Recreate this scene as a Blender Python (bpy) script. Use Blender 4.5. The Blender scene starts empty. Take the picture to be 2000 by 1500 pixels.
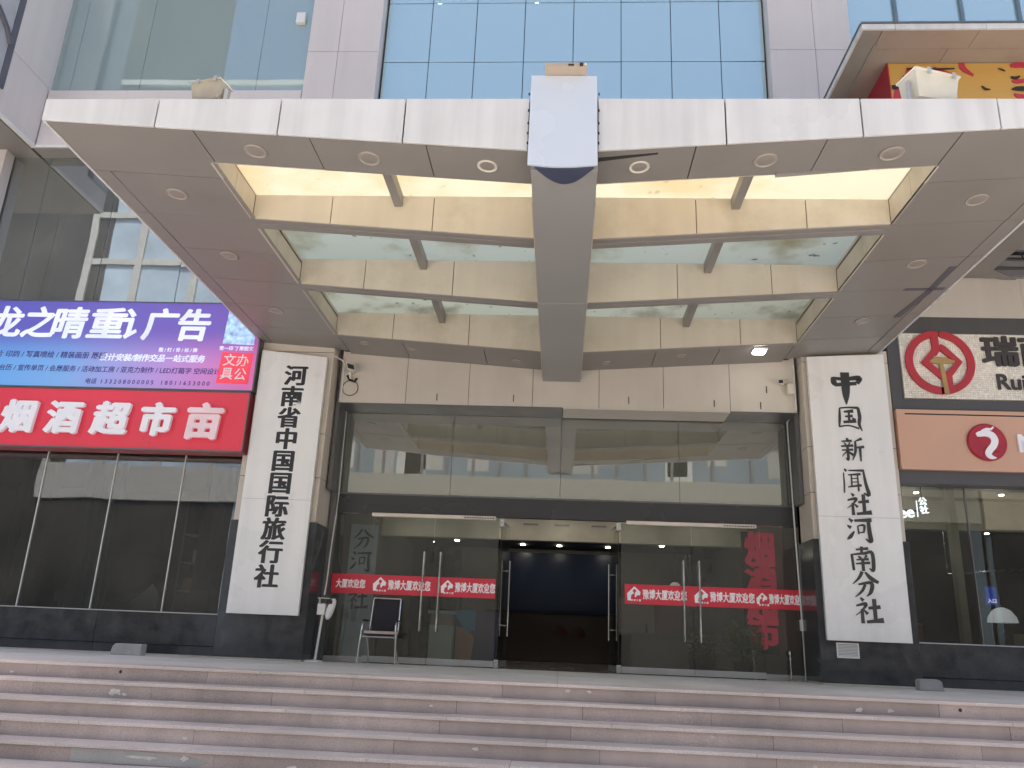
import bpy, bmesh, math, random
from mathutils import Vector, Matrix
random.seed(7)
SC = bpy.context.scene
COL = SC.collection
# ------------------------------------------------------------------ camera
YAW, PIT, ROL, FPX = -0.0660184, 0.3055704, 0.0415582, 1600.8
cy, sy, cp, sp = math.cos(YAW), math.sin(YAW), math.cos(PIT), math.sin(PIT)
fw = Vector((sy*cp, cy*cp, sp)); ri = Vector((cy, -sy, 0)); up = ri.cross(fw)
r2 = ri*math.cos(ROL) + up*math.sin(ROL); u2 = -ri*math.sin(ROL) + up*math.cos(ROL)
cd = bpy.data.cameras.new('camera'); cam = bpy.data.objects.new('camera', cd); COL.objects.link(cam)
cd.sensor_width = 36; cd.lens = FPX/2000*36; cd.clip_start = .05; cd.clip_end = 2000
cam.matrix_world = Matrix(((r2.x, u2.x, -fw.x, 0), (r2.y, u2.y, -fw.y, 0), (r2.z, u2.z, -fw.z, .37), (0, 0, 0, 1)))
SC.camera = cam
# ------------------------------------------------------------------ light
SUN_EL, SUN_AZ = math.radians(66), math.radians(8)      # azimuth measured from +Y towards +X
w = bpy.data.worlds.new('World'); SC.world = w; w.use_nodes = True
nt = w.node_tree; bg = nt.nodes['Background']
sky = nt.nodes.new('ShaderNodeTexSky'); sky.sky_type = 'NISHITA'; sky.sun_disc = False
sky.sun_elevation = SUN_EL; sky.sun_rotation = SUN_AZ; sky.air_density = 1.0; sky.dust_density = 6; sky.ozone_density = .6
nt.links.new(sky.outputs[0], bg.inputs[0]); bg.inputs[1].default_value = .15
sd = bpy.data.lights.new('sun', 'SUN'); sun = bpy.data.objects.new('sun', sd); COL.objects.link(sun)
sd.energy = 4.2; sd.angle = math.radians(.5); sd.color = (1, .94, .84)
sdir = Vector((math.sin(SUN_AZ)*math.cos(SUN_EL), math.cos(SUN_AZ)*math.cos(SUN_EL), math.sin(SUN_EL)))
sun.rotation_euler = sdir.to_track_quat('Z', 'Y').to_euler(); sun.location = sdir*60
SC.view_settings.view_transform = 'Standard'; SC.view_settings.look = 'None'
SC.view_settings.exposure = 1.15; SC.view_settings.gamma = 1; SC.view_settings.use_curve_mapping = False
SC.render.engine = 'CYCLES'; SC.cycles.use_denoising = True
SC.cycles.max_bounces = 12; SC.cycles.diffuse_bounces = 6; SC.cycles.transparent_max_bounces = 24
SC.cycles.sample_clamp_indirect = 6

# ------------------------------------------------------------------ materials
MATS = {}
def base_mat(name):
    m = bpy.data.materials.new(name); m.use_nodes = True; MATS[name] = m
    nt = m.node_tree; return m, nt, nt.nodes['Principled BSDF']
def N(nt, t, **k):
    n = nt.nodes.new(t)
    for a, v in k.items(): setattr(n, a, v)
    return n
def mat(name, col, rough=.5, var=.06, scale=3., metal=0., streak=0., speck=0., bump=0., emis=0., spec=.5, island=0., dirt=0., dirtcol=(.12, .09, .06)):
    """painted / stone surface: slow tone variation, optional vertical run marks, speckle, tone per panel"""
    m, nt, p = base_mat(name); L = nt.links
    tc = N(nt, 'ShaderNodeTexCoord')
    n1 = N(nt, 'ShaderNodeTexNoise'); n1.inputs['Scale'].default_value = scale; n1.inputs['Detail'].default_value = 6
    L.new(tc.outputs['Object'], n1.inputs['Vector'])
    def mul(a_socket, col_socket):
        mx = N(nt, 'ShaderNodeMix', data_type='RGBA', blend_type='MULTIPLY'); mx.inputs[0].default_value = 1
        L.new(col_socket, mx.inputs[6]); L.new(a_socket, mx.inputs[7]); return mx.outputs[2]
    def rng(s, a, b, fa=0., fb=1.):
        r = N(nt, 'ShaderNodeMapRange'); r.inputs[1].default_value = fa; r.inputs[2].default_value = fb
        r.inputs[3].default_value = a; r.inputs[4].default_value = b; L.new(s, r.inputs[0]); return r.outputs[0]
    rgb = N(nt, 'ShaderNodeRGB'); rgb.outputs[0].default_value = (*col, 1); c = rgb.outputs[0]
    c = mul(rng(n1.outputs[0], 1-var*2, 1+var*2, .25, .75), c)
    if island:
        g = N(nt, 'ShaderNodeNewGeometry'); c = mul(rng(g.outputs['Random Per Island'], 1-island, 1+island), c)
    if streak:
        mp = N(nt, 'ShaderNodeMapping'); mp.inputs['Scale'].default_value = (2.6, 2.6, .16); L.new(tc.outputs['Object'], mp.inputs[0])
        n2 = N(nt, 'ShaderNodeTexNoise'); n2.inputs['Scale'].default_value = 2.2; n2.inputs['Detail'].default_value = 8; L.new(mp.outputs[0], n2.inputs['Vector'])
        c = mul(rng(n2.outputs[0], 1-streak, 1+streak*.3, .3, .62), c)
    if speck:
        n3 = N(nt, 'ShaderNodeTexNoise'); n3.inputs['Scale'].default_value = 160; n3.inputs['Detail'].default_value = 3; L.new(tc.outputs['Object'], n3.inputs['Vector'])
        c = mul(rng(n3.outputs[0], 1-speck, 1+speck, .3, .7), c)
    if dirt:
        n4 = N(nt, 'ShaderNodeTexNoise'); n4.inputs['Scale'].default_value = 1.3; n4.inputs['Detail'].default_value = 10; n4.inputs['Roughness'].default_value = .65
        L.new(tc.outputs['Object'], n4.inputs['Vector'])
        mx = N(nt, 'ShaderNodeMix', data_type='RGBA'); L.new(rng(n4.outputs[0], 0, dirt, .52, .75), mx.inputs[0]); L.new(c, mx.inputs[6]); mx.inputs[7].default_value = (*dirtcol, 1); c = mx.outputs[2]
    L.new(c, p.inputs['Base Color'])
    L.new(rng(n1.outputs[0], max(0, rough-.08), rough+.08, .3, .7), p.inputs['Roughness'])
    p.inputs['Metallic'].default_value = metal; p.inputs['Specular IOR Level'].default_value = spec
    if bump:
        nb = N(nt, 'ShaderNodeTexNoise'); nb.inputs['Scale'].default_value = scale*1.5; L.new(tc.outputs['Object'], nb.inputs['Vector'])
        b = N(nt, 'ShaderNodeBump'); b.inputs['Strength'].default_value = bump; b.inputs['Distance'].default_value = .02; L.new(nb.outputs[0], b.inputs['Height']); L.new(b.outputs[0], p.inputs['Normal'])
    if emis:
        L.new(c, p.inputs['Emission Color']); p.inputs['Emission Strength'].default_value = emis
    return m
def glass(name, tint, refl=.06, fres=1., rcol=(1, 1, 1), rough=.0, haze=0., hazecol=(.5, .5, .5), wave=0., f90=.9):
    """thin architectural glass: tinted see-through + mirror reflection growing at grazing angles (+ diffuse haze painted in for pale reflections)"""
    m = bpy.data.materials.new(name); m.use_nodes = True; MATS[name] = m; nt = m.node_tree; L = nt.links
    nt.nodes.remove(nt.nodes['Principled BSDF']); out = nt.nodes['Material Output']
    tr = N(nt, 'ShaderNodeBsdfTransparent'); tr.inputs[0].default_value = (*tint, 1)
    gl = N(nt, 'ShaderNodeBsdfGlossy'); gl.inputs[0].default_value = (*rcol, 1); gl.inputs['Roughness'].default_value = rough
    lw = N(nt, 'ShaderNodeFresnel'); lw.inputs[0].default_value = 1.5
    mr = N(nt, 'ShaderNodeMapRange'); mr.inputs[1].default_value = .04; mr.inputs[2].default_value = 1; mr.inputs[3].default_value = refl; mr.inputs[4].default_value = f90
    L.new(lw.outputs[0], mr.inputs[0])
    a = tr.outputs[0]
    if haze:
        df = N(nt, 'ShaderNodeBsdfDiffuse'); df.inputs[0].default_value = (*hazecol, 1)  # diffuse veil paints hazy reflected light into the glass colour
        mh = N(nt, 'ShaderNodeMixShader'); mh.inputs[0].default_value = haze; L.new(a, mh.inputs[1]); L.new(df.outputs[0], mh.inputs[2]); a = mh.outputs[0]
    mx = N(nt, 'ShaderNodeMixShader'); L.new(mr.outputs[0], mx.inputs[0]); L.new(a, mx.inputs[1]); L.new(gl.outputs[0], mx.inputs[2])
    if wave:
        tc = N(nt, 'ShaderNodeTexCoord'); nb = N(nt, 'ShaderNodeTexNoise'); nb.inputs['Scale'].default_value = .7; L.new(tc.outputs['Object'], nb.inputs['Vector'])
        b = N(nt, 'ShaderNodeBump'); b.inputs['Strength'].default_value = wave; b.inputs['Distance'].default_value = .05; L.new(nb.outputs[0], b.inputs['Height']); L.new(b.outputs[0], gl.inputs['Normal'])
    L.new(mx.outputs[0], out.inputs[0]); return m
def emit(name, col, s):
    m, nt, p = base_mat(name); p.inputs['Base Color'].default_value = (.8, .8, .8, 1); p.inputs['Emission Color'].default_value = (*col, 1); p.inputs['Emission Strength'].default_value = s; return m
def roof_glass(name, tint, stain, stain_amt, scale, spots=.6):
    """laminated roof glass, milky with dust: translucent + a little clear + gloss, washed-out stains"""
    m = bpy.data.materials.new(name); m.use_nodes = True; MATS[name] = m; nt = m.node_tree; L = nt.links
    nt.nodes.remove(nt.nodes['Principled BSDF']); out = nt.nodes['Material Output']
    tc = N(nt, 'ShaderNodeTexCoord'); n = N(nt, 'ShaderNodeTexNoise'); n.inputs['Scale'].default_value = scale; n.inputs['Detail'].default_value = 9; n.inputs['Roughness'].default_value = .62
    L.new(tc.outputs['Object'], n.inputs['Vector'])
    r = N(nt, 'ShaderNodeMapRange'); r.inputs[1].default_value = .5; r.inputs[2].default_value = .74; r.inputs[3].default_value = 0; r.inputs[4].default_value = stain_amt; L.new(n.outputs[0], r.inputs[0])
    n2 = N(nt, 'ShaderNodeTexNoise'); n2.inputs['Scale'].default_value = 9; n2.inputs['Detail'].default_value = 2; L.new(tc.outputs['Object'], n2.inputs['Vector'])
    r2_ = N(nt, 'ShaderNodeMapRange'); r2_.inputs[1].default_value = .70; r2_.inputs[2].default_value = .74; r2_.inputs[3].default_value = 0; r2_.inputs[4].default_value = spots; L.new(n2.outputs[0], r2_.inputs[0])
    mx = N(nt, 'ShaderNodeMix', data_type='RGBA'); L.new(r.outputs[0], mx.inputs[0]); mx.inputs[6].default_value = (*tint, 1); mx.inputs[7].default_value = (*stain, 1)
    mx2 = N(nt, 'ShaderNodeMix', data_type='RGBA'); L.new(r2_.outputs[0], mx2.inputs[0]); L.new(mx.outputs[2], mx2.inputs[6]); mx2.inputs[7].default_value = (.03, .025, .02, 1)
    tl = N(nt, 'ShaderNodeBsdfTranslucent'); L.new(mx2.outputs[2], tl.inputs[0])
    tr = N(nt, 'ShaderNodeBsdfTransparent'); L.new(mx2.outputs[2], tr.inputs[0])
    a = N(nt, 'ShaderNodeMixShader'); a.inputs[0].default_value = .12; L.new(tl.outputs[0], a.inputs[1]); L.new(tr.outputs[0], a.inputs[2])
    g = N(nt, 'ShaderNodeBsdfGlossy'); g.inputs['Roughness'].default_value = .08
    b = N(nt, 'ShaderNodeMixShader'); b.inputs[0].default_value = .05; L.new(a.outputs[0], b.inputs[1]); L.new(g.outputs[0], b.inputs[2])
    L.new(b.outputs[0], out.inputs[0]); return m

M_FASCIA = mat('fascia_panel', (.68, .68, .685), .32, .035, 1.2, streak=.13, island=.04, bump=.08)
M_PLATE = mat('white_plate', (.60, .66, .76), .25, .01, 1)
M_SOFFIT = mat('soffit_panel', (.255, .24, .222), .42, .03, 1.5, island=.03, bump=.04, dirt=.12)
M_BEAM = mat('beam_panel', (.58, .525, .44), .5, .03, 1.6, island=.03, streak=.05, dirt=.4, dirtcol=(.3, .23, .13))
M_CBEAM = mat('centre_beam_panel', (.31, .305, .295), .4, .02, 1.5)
M_GAP = mat('joint_dark', (.03, .03, .03), .8)
M_NAVY = mat('hollow_shade_navy', (.06, .07, .12), .4)
M_CLAD = mat('facade_panel', (.68, .63, .62), .42, .02, .8, island=.025, streak=.03)
M_BAND = mat('lintel_panel', (.60, .555, .50), .5, .03, 1.2, island=.02, streak=.03, dirt=.1)
M_COLCLAD = mat('column_panel', (.64, .58, .51), .45, .02, 1.2, island=.02)
M_GRANITE = mat('black_granite', (.046, .049, .055), .16, .1, 6, speck=.3, spec=.6)
M_HEADER = mat('dark_header', (.046, .047, .053), .25, .015, 1)
M_GREYMET = mat('grey_aluminium', (.16, .16, .165), .4, .04, 3, metal=.4)
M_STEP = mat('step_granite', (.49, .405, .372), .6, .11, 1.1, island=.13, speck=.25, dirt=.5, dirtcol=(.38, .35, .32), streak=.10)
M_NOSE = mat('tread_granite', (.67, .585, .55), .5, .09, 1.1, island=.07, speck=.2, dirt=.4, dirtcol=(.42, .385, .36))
M_LAND = mat('landing_tile', (.72, .69, .65), .5, .05, 1.5, island=.05, speck=.15, spec=.2)
M_PAVE = mat('pavement', (.55, .52, .48), .8, .06, .8, speck=.2)
M_ROAD = mat('asphalt', (.06, .06, .062), .85, .08, 1, speck=.3)
M_SIGNW = mat('white_sign_board', (.86, .86, .86), .3, .02, 1.2, streak=.06, dirt=.12, dirtcol=(.5, .48, .44))
M_INK = mat('black_lettering', (.025, .025, .032), .4)
M_INKG = mat('grey_black_lettering', (.045, .047, .05), .4, .12, 4)
M_RED = mat('red_sign_face', (.74, .05, .085), .35, .03, 1.2, emis=.05)
M_REDDK = mat('red_sign_edge', (.32, .02, .035), .4)
M_LETW = mat('white_letter', (.80, .80, .84), .35, .02, 2, emis=.06)
M_WHITE = mat('white_plastic', (.78, .78, .76), .4, .03, 4)
M_OFFW = mat('cream_metal', (.66, .63, .54), .45, .05, 5)
M_CHROME = mat('chrome', (.78, .78, .78), .16, .02, 4, metal=1)
M_STEEL = mat('brushed_steel', (.62, .62, .61), .26, .05, 8, metal=1)
M_ALU = mat('pale_aluminium', (.5, .5, .5), .4, .04, 4, metal=.5)
M_BLACK = mat('black_plastic', (.02, .02, .022), .45)
M_FABRIC = mat('black_mesh_fabric', (.03, .028, .04), .8, .1, 30)
M_CUSH = mat('pink_grey_cushion', (.55, .45, .42), .7)
M_BANNER = mat('red_vinyl', (.70, .035, .07), .4, .02, 2)
M_GLASSU = glass('tinted_upper_glass', (.28, .30, .28), .24, rcol=(.86, .90, .88), wave=.03, haze=.30, hazecol=(.46, .46, .42))
M_GLASSD = glass('door_glass', (.80, .83, .80), .07, wave=.02, haze=.05, hazecol=(.42, .42, .39))
M_GLASSS = glass('shop_glass', (.62, .66, .66), .11, wave=.05, haze=.04, hazecol=(.3, .3, .3))
M_GLASSR = glass('shop_glass_clear', (.70, .72, .70), .07, wave=.02)
M_CURT = glass('blue_curtain_glass', (.16, .26, .32), .52, rcol=(.80, .97, .99), haze=.75, hazecol=(.54, .73, .72), wave=.03)
M_TEAL = glass('teal_window_glass', (.55, .66, .65), .24, rcol=(.85, .95, .95), haze=.55, hazecol=(.52, .66, .66), wave=.02)
M_DARKGL = glass('grey_window_glass', (.55, .57, .55), .30, rcol=(.9, .95, .95), wave=.03, haze=.3, hazecol=(.34, .35, .34))
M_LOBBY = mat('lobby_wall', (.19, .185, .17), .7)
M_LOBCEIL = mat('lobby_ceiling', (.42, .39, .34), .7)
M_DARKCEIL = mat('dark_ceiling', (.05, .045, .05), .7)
M_BULK = mat('beige_bulkhead', (.62, .585, .50), .6)
M_LED = emit('led_lens', (1, .97, .9), 8)
M_SPOT = emit('spot_lens', (1, .93, .8), 45)
M_DIFF = mat('unlit_lens', (.285, .255, .228), .35)
M_RING = mat('dull_ring', (.37, .33, .29), .5)
M_BLUE = mat('blue_screen', (.010, .022, .058), .35, .05, .8)
M_BROWN = mat('brown_counter', (.09, .06, .055), .4, .1, 2)

# ------------------------------------------------------------------ mesh helpers
class MB:
    def __init__(s): s.v = []; s.f = []; s.mi = []; s.sm = []
    def add(s, vs, fs, mi=0, smooth=False):
        o = len(s.v); s.v += [tuple(v) for v in vs]; s.f += [[i+o for i in f] for f in fs]; s.mi += [mi]*len(fs); s.sm += [smooth]*len(fs); return s
    def box(s, x0, x1, y0, y1, z0, z1, mi=0):
        x0, x1 = min(x0, x1), max(x0, x1); y0, y1 = min(y0, y1), max(y0, y1); z0, z1 = min(z0, z1), max(z0, z1)
        return s.add([(x0,y0,z0),(x1,y0,z0),(x1,y1,z0),(x0,y1,z0),(x0,y0,z1),(x1,y0,z1),(x1,y1,z1),(x0,y1,z1)],
                     [(0,3,2,1),(4,5,6,7),(0,1,5,4),(1,2,6,5),(2,3,7,6),(3,0,4,7)], mi)
    def hexa(s, p, mi=0):            # 8 corners in box order
        return s.add(p, [(0,3,2,1),(4,5,6,7),(0,1,5,4),(1,2,6,5),(2,3,7,6),(3,0,4,7)], mi)
    def prism(s, poly, axis, a, b, mi=0):   # polygon extruded along an axis; poly ccw in the plane
        n = len(poly)
        def pt(p, t): return {'x': (t, p[0], p[1]), 'y': (p[0], t, p[1]), 'z': (p[0], p[1], t)}[axis]
        vs = [pt(p, a) for p in poly] + [pt(p, b) for p in poly]
        fs = [list(range(n))[::-1], list(range(n, 2*n))] + [(i, (i+1) % n, n+(i+1) % n, n+i) for i in range(n)]
        return s.add(vs, fs, mi)
    def tube(s, pts, r, n=8, mi=0, cap=True):
        pts = [Vector(p) for p in pts]; rr = r if isinstance(r, (list, tuple)) else [r]*len(pts); vs = []; fs = []
        ref = None
        for i, p in enumerate(pts):
            d = (pts[min(i+1, len(pts)-1)]-pts[max(i-1, 0)]).normalized()
            if ref is None: ref = Vector((0, 0, 1)) if abs(d.z) < .9 else Vector((1, 0, 0))
            a = d.cross(ref); a = a.normalized() if a.length > 1e-6 else d.orthogonal().normalized(); b = d.cross(a).normalized(); ref = -b if False else ref
            for k in range(n):
                t = 2*math.pi*k/n; vs.append(p+(a*math.cos(t)+b*math.sin(t))*rr[i])
        for i in range(len(pts)-1):
            for k in range(n): fs.append((i*n+k, i*n+(k+1) % n, (i+1)*n+(k+1) % n, (i+1)*n+k))
        if cap: fs.append(list(range(n))[::-1]); fs.append([(len(pts)-1)*n+k for k in range(n)])
        return s.add(vs, fs, mi, True)
    def lathe(s, prof, c, n=24, mi=0, axis='z'):   # prof: (r, h)
        vs = []; fs = []
        for r, h in prof:
            for k in range(n):
                t = 2*math.pi*k/n; q = (r*math.cos(t), r*math.sin(t), h)
                if axis == 'y': q = (q[0], q[2], q[1])
                vs.append((c[0]+q[0], c[1]+q[1], c[2]+q[2]))
        for i in range(len(prof)-1):
            for k in range(n): fs.append((i*n+k, i*n+(k+1) % n, (i+1)*n+(k+1) % n, (i+1)*n+k))
        if prof[0][0] > 1e-4: fs.append(list(range(n))[::-1])
        if prof[-1][0] > 1e-4: fs.append([(len(prof)-1)*n+k for k in range(n)])
        return s.add(vs, fs, mi, True)
    def pieces(s, name, mats, parent=None, n=None, **k):
        """one object per box that was added (n faces each)"""
        out = []; v0 = 0; q = 0
        n = n or 6
        while q < len(s.f):
            fs = s.f[q:q+n]; ids = sorted({i for f in fs for i in f}); mp = {i: j for j, i in enumerate(ids)}
            m = MB(); m.add([s.v[i] for i in ids], [[mp[i] for i in f] for f in fs], s.mi[q], s.sm[q]); out.append(m.build(name, mats, parent, **k)); q += n
        return out
    def build(s, name, mats, parent=None, bevel=0., label=None, fixn=True):
        me = bpy.data.meshes.new(name); me.from_pydata(s.v, [], s.f)
        for m in (mats if isinstance(mats, (list, tuple)) else [mats]): me.materials.append(m)
        for p, i, sm in zip(me.polygons, s.mi, s.sm): p.material_index = i; p.use_smooth = sm
        if fixn:
            bm = bmesh.new(); bm.from_mesh(me); bmesh.ops.recalc_face_normals(bm, faces=bm.faces); bm.to_mesh(me); bm.free()
        me.update()
        if any(s.sm): me.set_sharp_from_angle(angle=math.radians(40))
        o = bpy.data.objects.new(name, me); COL.objects.link(o)
        if parent: o.parent = parent; o.matrix_parent_inverse = parent.matrix_world.inverted()
        if bevel:
            b = o.modifiers.new('bevel', 'BEVEL'); b.width = bevel; b.segments = 2; b.limit_method = 'ANGLE'
        if label: o['label'] = label
        return o
def thing(name, label, cat, loc=(0, 0, 0), group=None):
    o = bpy.data.objects.new(name, None); COL.objects.link(o); o.location = loc; o.empty_display_size = .2
    o.matrix_world = Matrix.Translation(loc); o['label'] = label; o['category'] = cat
    if group: o['group'] = group
    return o
def tag(o, label, cat, group=None):
    o['label'] = label; o['category'] = cat
    if group: o['group'] = group
    return o
def struct(o): o['kind'] = 'structure'; return o

def text_mb(mb, body, x, z, h, y, depth=.02, bold=.02, wscale=1., shear=0., mi=0, align='CENTER', spacing=1., facing=1, rot=0.):
    """lettering in the XZ plane; front face at y, extruded back by depth (facing -Y)"""
    c = bpy.data.curves.new('lettering_curve', 'FONT'); c.body = body; c.size = 1; c.align_x = align; c.align_y = 'CENTER'
    c.extrude = .5; c.offset = min(bold, .010); c.shear = shear; c.space_character = spacing; c.resolution_u = 3
    o = bpy.data.objects.new('lettering_curve', c); COL.objects.link(o)
    dg = bpy.context.evaluated_depsgraph_get(); me = bpy.data.meshes.new_from_object(o.evaluated_get(dg))
    cr, sr = math.cos(rot), math.sin(rot)
    vs = []
    sh = [(0, 0)]
    if bold > .014: e = bold-.008; sh = [(-e, 0), (e, 0), (0, e*.6), (0, -e*.6)]
    for k, (ex, ez) in enumerate(sh):          # heavier weights: the outline drawn a few times, each a hair behind the last
        vs = []; yo = k*min(.0008, depth*.12)
        for v in me.vertices:
            a, b = (v.co.x+ex)*wscale*h*facing, (v.co.y+ez)*h; a, b = a*cr-b*sr, a*sr+b*cr
            vs.append((x+a, y+yo+(.5-v.co.z)*(depth-yo), z+b))
        mb.add(vs, [list(p.vertices) for p in me.polygons], mi)
    bpy.data.objects.remove(o); bpy.data.curves.remove(c); bpy.data.meshes.remove(me)
def smooth_pts(pts, sub=6):
    P = [pts[0]]+list(pts)+[pts[-1]]; out = []
    for i in range(1, len(P)-2):
        for k in range(sub):
            t = k/sub; q = []
            for d in range(3):
                a, b, c, e = P[i-1][d], P[i][d], P[i+1][d], P[i+2][d]
                q.append(.5*((2*b)+(-a+c)*t+(2*a-5*b+4*c-e)*t*t+(-a+3*b-3*c+e)*t**3))
            out.append(q)
    out.append(list(pts[-1])); return out
def ribbon(mb, pts, ox, oz, sc, y, depth, mi=0, sub=6, curved=True):
    """brush stroke: (x, z, width) points swept flat in the XZ plane with real thickness"""
    P = smooth_pts(pts, sub) if curved and len(pts) > 2 else [list(p) for p in pts]
    Lp = []; Rp = []
    for i, (x, z, wd) in enumerate(P):
        a = P[max(0, i-1)]; b = P[min(len(P)-1, i+1)]; dx, dz = b[0]-a[0], b[1]-a[1]; l = math.hypot(dx, dz) or 1
        nx, nz = -dz/l, dx/l; wd = max(wd, .004)
        Lp.append((ox+(x+nx*wd/2)*sc, oz+(z+nz*wd/2)*sc)); Rp.append((ox+(x-nx*wd/2)*sc, oz+(z-nz*wd/2)*sc))
    vs = [(p[0], y, p[1]) for p in Lp]+[(p[0], y, p[1]) for p in Rp]+[(p[0], y+depth, p[1]) for p in Lp]+[(p[0], y+depth, p[1]) for p in Rp]
    n = len(P); fs = []
    for i in range(n-1):
        fs += [(i, i+1, n+i+1, n+i), (2*n+i, 3*n+i, 3*n+i+1, 2*n+i+1), (i, 2*n+i, 2*n+i+1, i+1), (n+i, n+i+1, 3*n+i+1, 3*n+i)]
    fs += [(0, n, 3*n, 2*n), (n-1, 3*n-1, 4*n-1, 2*n-1)]
    mb.add(vs, fs, mi)

# ================================================================== SETTING
mb = MB(); mb.box(-150, 150, -150, 4.0, -1.7, -1.24); struct(mb.build('road', M_ROAD))
mb = MB()
x = -24.
while x < 24:
    y = -12.
    while y < 6.9:
        mb.box(x+.004, x+.796, y+.004, y+.996, -1.26, -1.2 + random.uniform(-.001, .001)); y += 1.
    x += .8
mb.box(-24, 24, -12.02, 7.0, -1.27, -1.225)
mb.box(-24, 24, -12.2, -12.02, -1.3, -1.2)
struct(mb.build('pavement', M_PAVE))
# steps: granite risers and treads laid in slabs with open joints
EDGE = 8.62
mb = MB()
for k in range(1, 8):
    yk = EDGE-.3*k; z = -.15*k
    x = -16-random.random()*1.2
    while x < 16:                                        # tread slabs
        l = random.choice((1.2, 1.5, 1.8)); d = random.uniform(-.003, .003); dy = random.uniform(-.006, .004)
        mb.box(x+.0015, x+l-.0015, yk+dy, yk+.33, z-.03, z+d*.6, 1); x += l
    x = -16-random.random()*1.2
    while x < 16:                                        # riser slabs
        l = random.choice((1.2, 1.5, 1.8)); dy = random.uniform(-.003, .003)
        mb.box(x+.0012, x+l-.0012, yk+.3+.022+dy, yk+.34, z, z+.12, 0); x += l
    mb.box(-16, 16, yk+.026, yk+.36, z-.3, z-.008, 2)
# topmost riser belongs to the landing edge, bottom riser meets the pavement
x = -16.3
while x < 16:
    l = random.choice((1.2, 1.5, 1.8)); mb.box(x+.0012, x+l-.0012, EDGE-2.1+.014, EDGE-2.06, -1.2, -1.08, 0); x += l
rs = random.Random(11)
def blob(x, y, z, rx, rz, mi, axis):           # dried splash or chipped patch, 2 mm thick, irregular outline
    n = 11; pts = []
    for i in range(n): a = 2*math.pi*i/n; q = rs.uniform(.45, 1.1); pts.append((rx*q*math.cos(a), rz*q*math.sin(a)))
    if axis == 'y': mb.prism([(x+p[0], z+p[1]) for p in pts], 'y', y-.0025, y+.004, mi)
    else: mb.prism([(x+p[0], y+p[1]) for p in pts], 'z', z-.002, z+.0025, mi)
for hx, hz in ((-4.451, -.07), (3.856, -.075)): mb.lathe([(0, -.003), (.016, -.003), (.018, .003)], (hx, EDGE+.0205, hz), 14, 2, axis='y')
for bx_, k, rx in ((-4.33, 2, .07), (-4.22, 2, .03), (-4.27, 2, .02), (.1, 1, .035), (.32, 1, .03), (2.9, 1, .05), (3.2, 1, .04), (-3.3, 4, .03), (-2.2, 5, .06), (1.4, 3, .03), (-5.6, 1, .03), (-1.2, 2, .025), (2.2, 4, .03), (4.6, 2, .03), (-.7, 4, .03)):
    blob(bx_, EDGE-.3*(k-1)+.021, -.15*k+rs.uniform(.03, .09), rx, rx*.55, 3, 'y')
for bx_, k, rx in ((-4.25, 2, .11), (-2.9, 3, .06), (.9, 2, .05), (3.5, 3, .07), (-1.7, 4, .08)): blob(bx_, EDGE-.3*k+.12, -.15*k+.0015, rx, .05, 3, 'z')
mb.box(-4.15, -3.6, EDGE-1.2+.0185, EDGE-1.2+.03, -.745, -.635, 4); mb.prism([(-3.602, -.745), (-3.05, -.745), (-2.92, -.70), (-3.1, -.66), (-3.602, -.635)], 'y', EDGE-1.2+.0186, EDGE-1.2+.03, 4)
blob(-3.5, EDGE-1.2+.0175, -.69, .16, .02, 3, 'y'); blob(-3.15, EDGE-1.2+.0175, -.68, .05, .03, 3, 'y')
struct(mb.build('steps', [M_STEP, M_NOSE, M_GAP, mat('dried_splash', (.70, .66, .62), .8, .1, 9), mat('cement_patch', (.44, .43, .41), .85, .1, 3, speck=.2)], bevel=.003))
mb = MB()
x = -16.
while x < 16:
    dy = random.uniform(-.003, .002)
    mb.box(x+.001, x+.999, EDGE+dy, EDGE+.32, -.03, 0, 1)
    y = EDGE+.322
    while y < 12.7:
        mb.box(x+.001, x+.999, y, min(y+.798, 12.72), -.03, random.uniform(-.0006, .0006)); y += .8
    x += 1.
mb.box(-16, 16, EDGE+.03, 12.8, -.4, -.006, 2)
struct(mb.build('landing', [M_LAND, M_NOSE, M_GAP], bevel=.002))

# ================================================================== OFFICE BUILDING
B = thing('office_building', 'office block with beige panels, blue curtain wall and recessed glass entrance behind the canopy', 'building', (0, 12.4, 0))
TOP = 14.0
def panels_xz(mb, xs, zs, y0, y1, gap=.006, mi=0, back=None):
    for i in range(len(xs)-1):
        for j in range(len(zs)-1):
            mb.box(xs[i]+gap, xs[i+1]-gap, y0+random.uniform(0, .003), y1, zs[j]+gap, zs[j+1]-gap, mi)
    if back is not None: mb.box(xs[0]+.01, xs[-1]-.01, y0+.02, y1+.03, zs[0]+.01, zs[-1]-.01, back)
# mass behind the facade (roof, rear rooms)
mb = MB(); mb.box(-30, 30, 13.2, 30, 5.35, TOP-.2); mb.box(-30, -9.6, 12.7, 13.2, 5.35, TOP-.2); mb.box(5.2, 30, 12.95, 13.2, 5.35, TOP-.2); mb.box(-30, 30, 22.2, 30, -1, 5.35)
mb.box(-30, -14.2, 12.3, 22.2, -1, 5.35); mb.box(12.2, 30, 12.3, 22.2, -1, 5.35)
mb.build('rear_block', M_CLAD, B)
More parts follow.
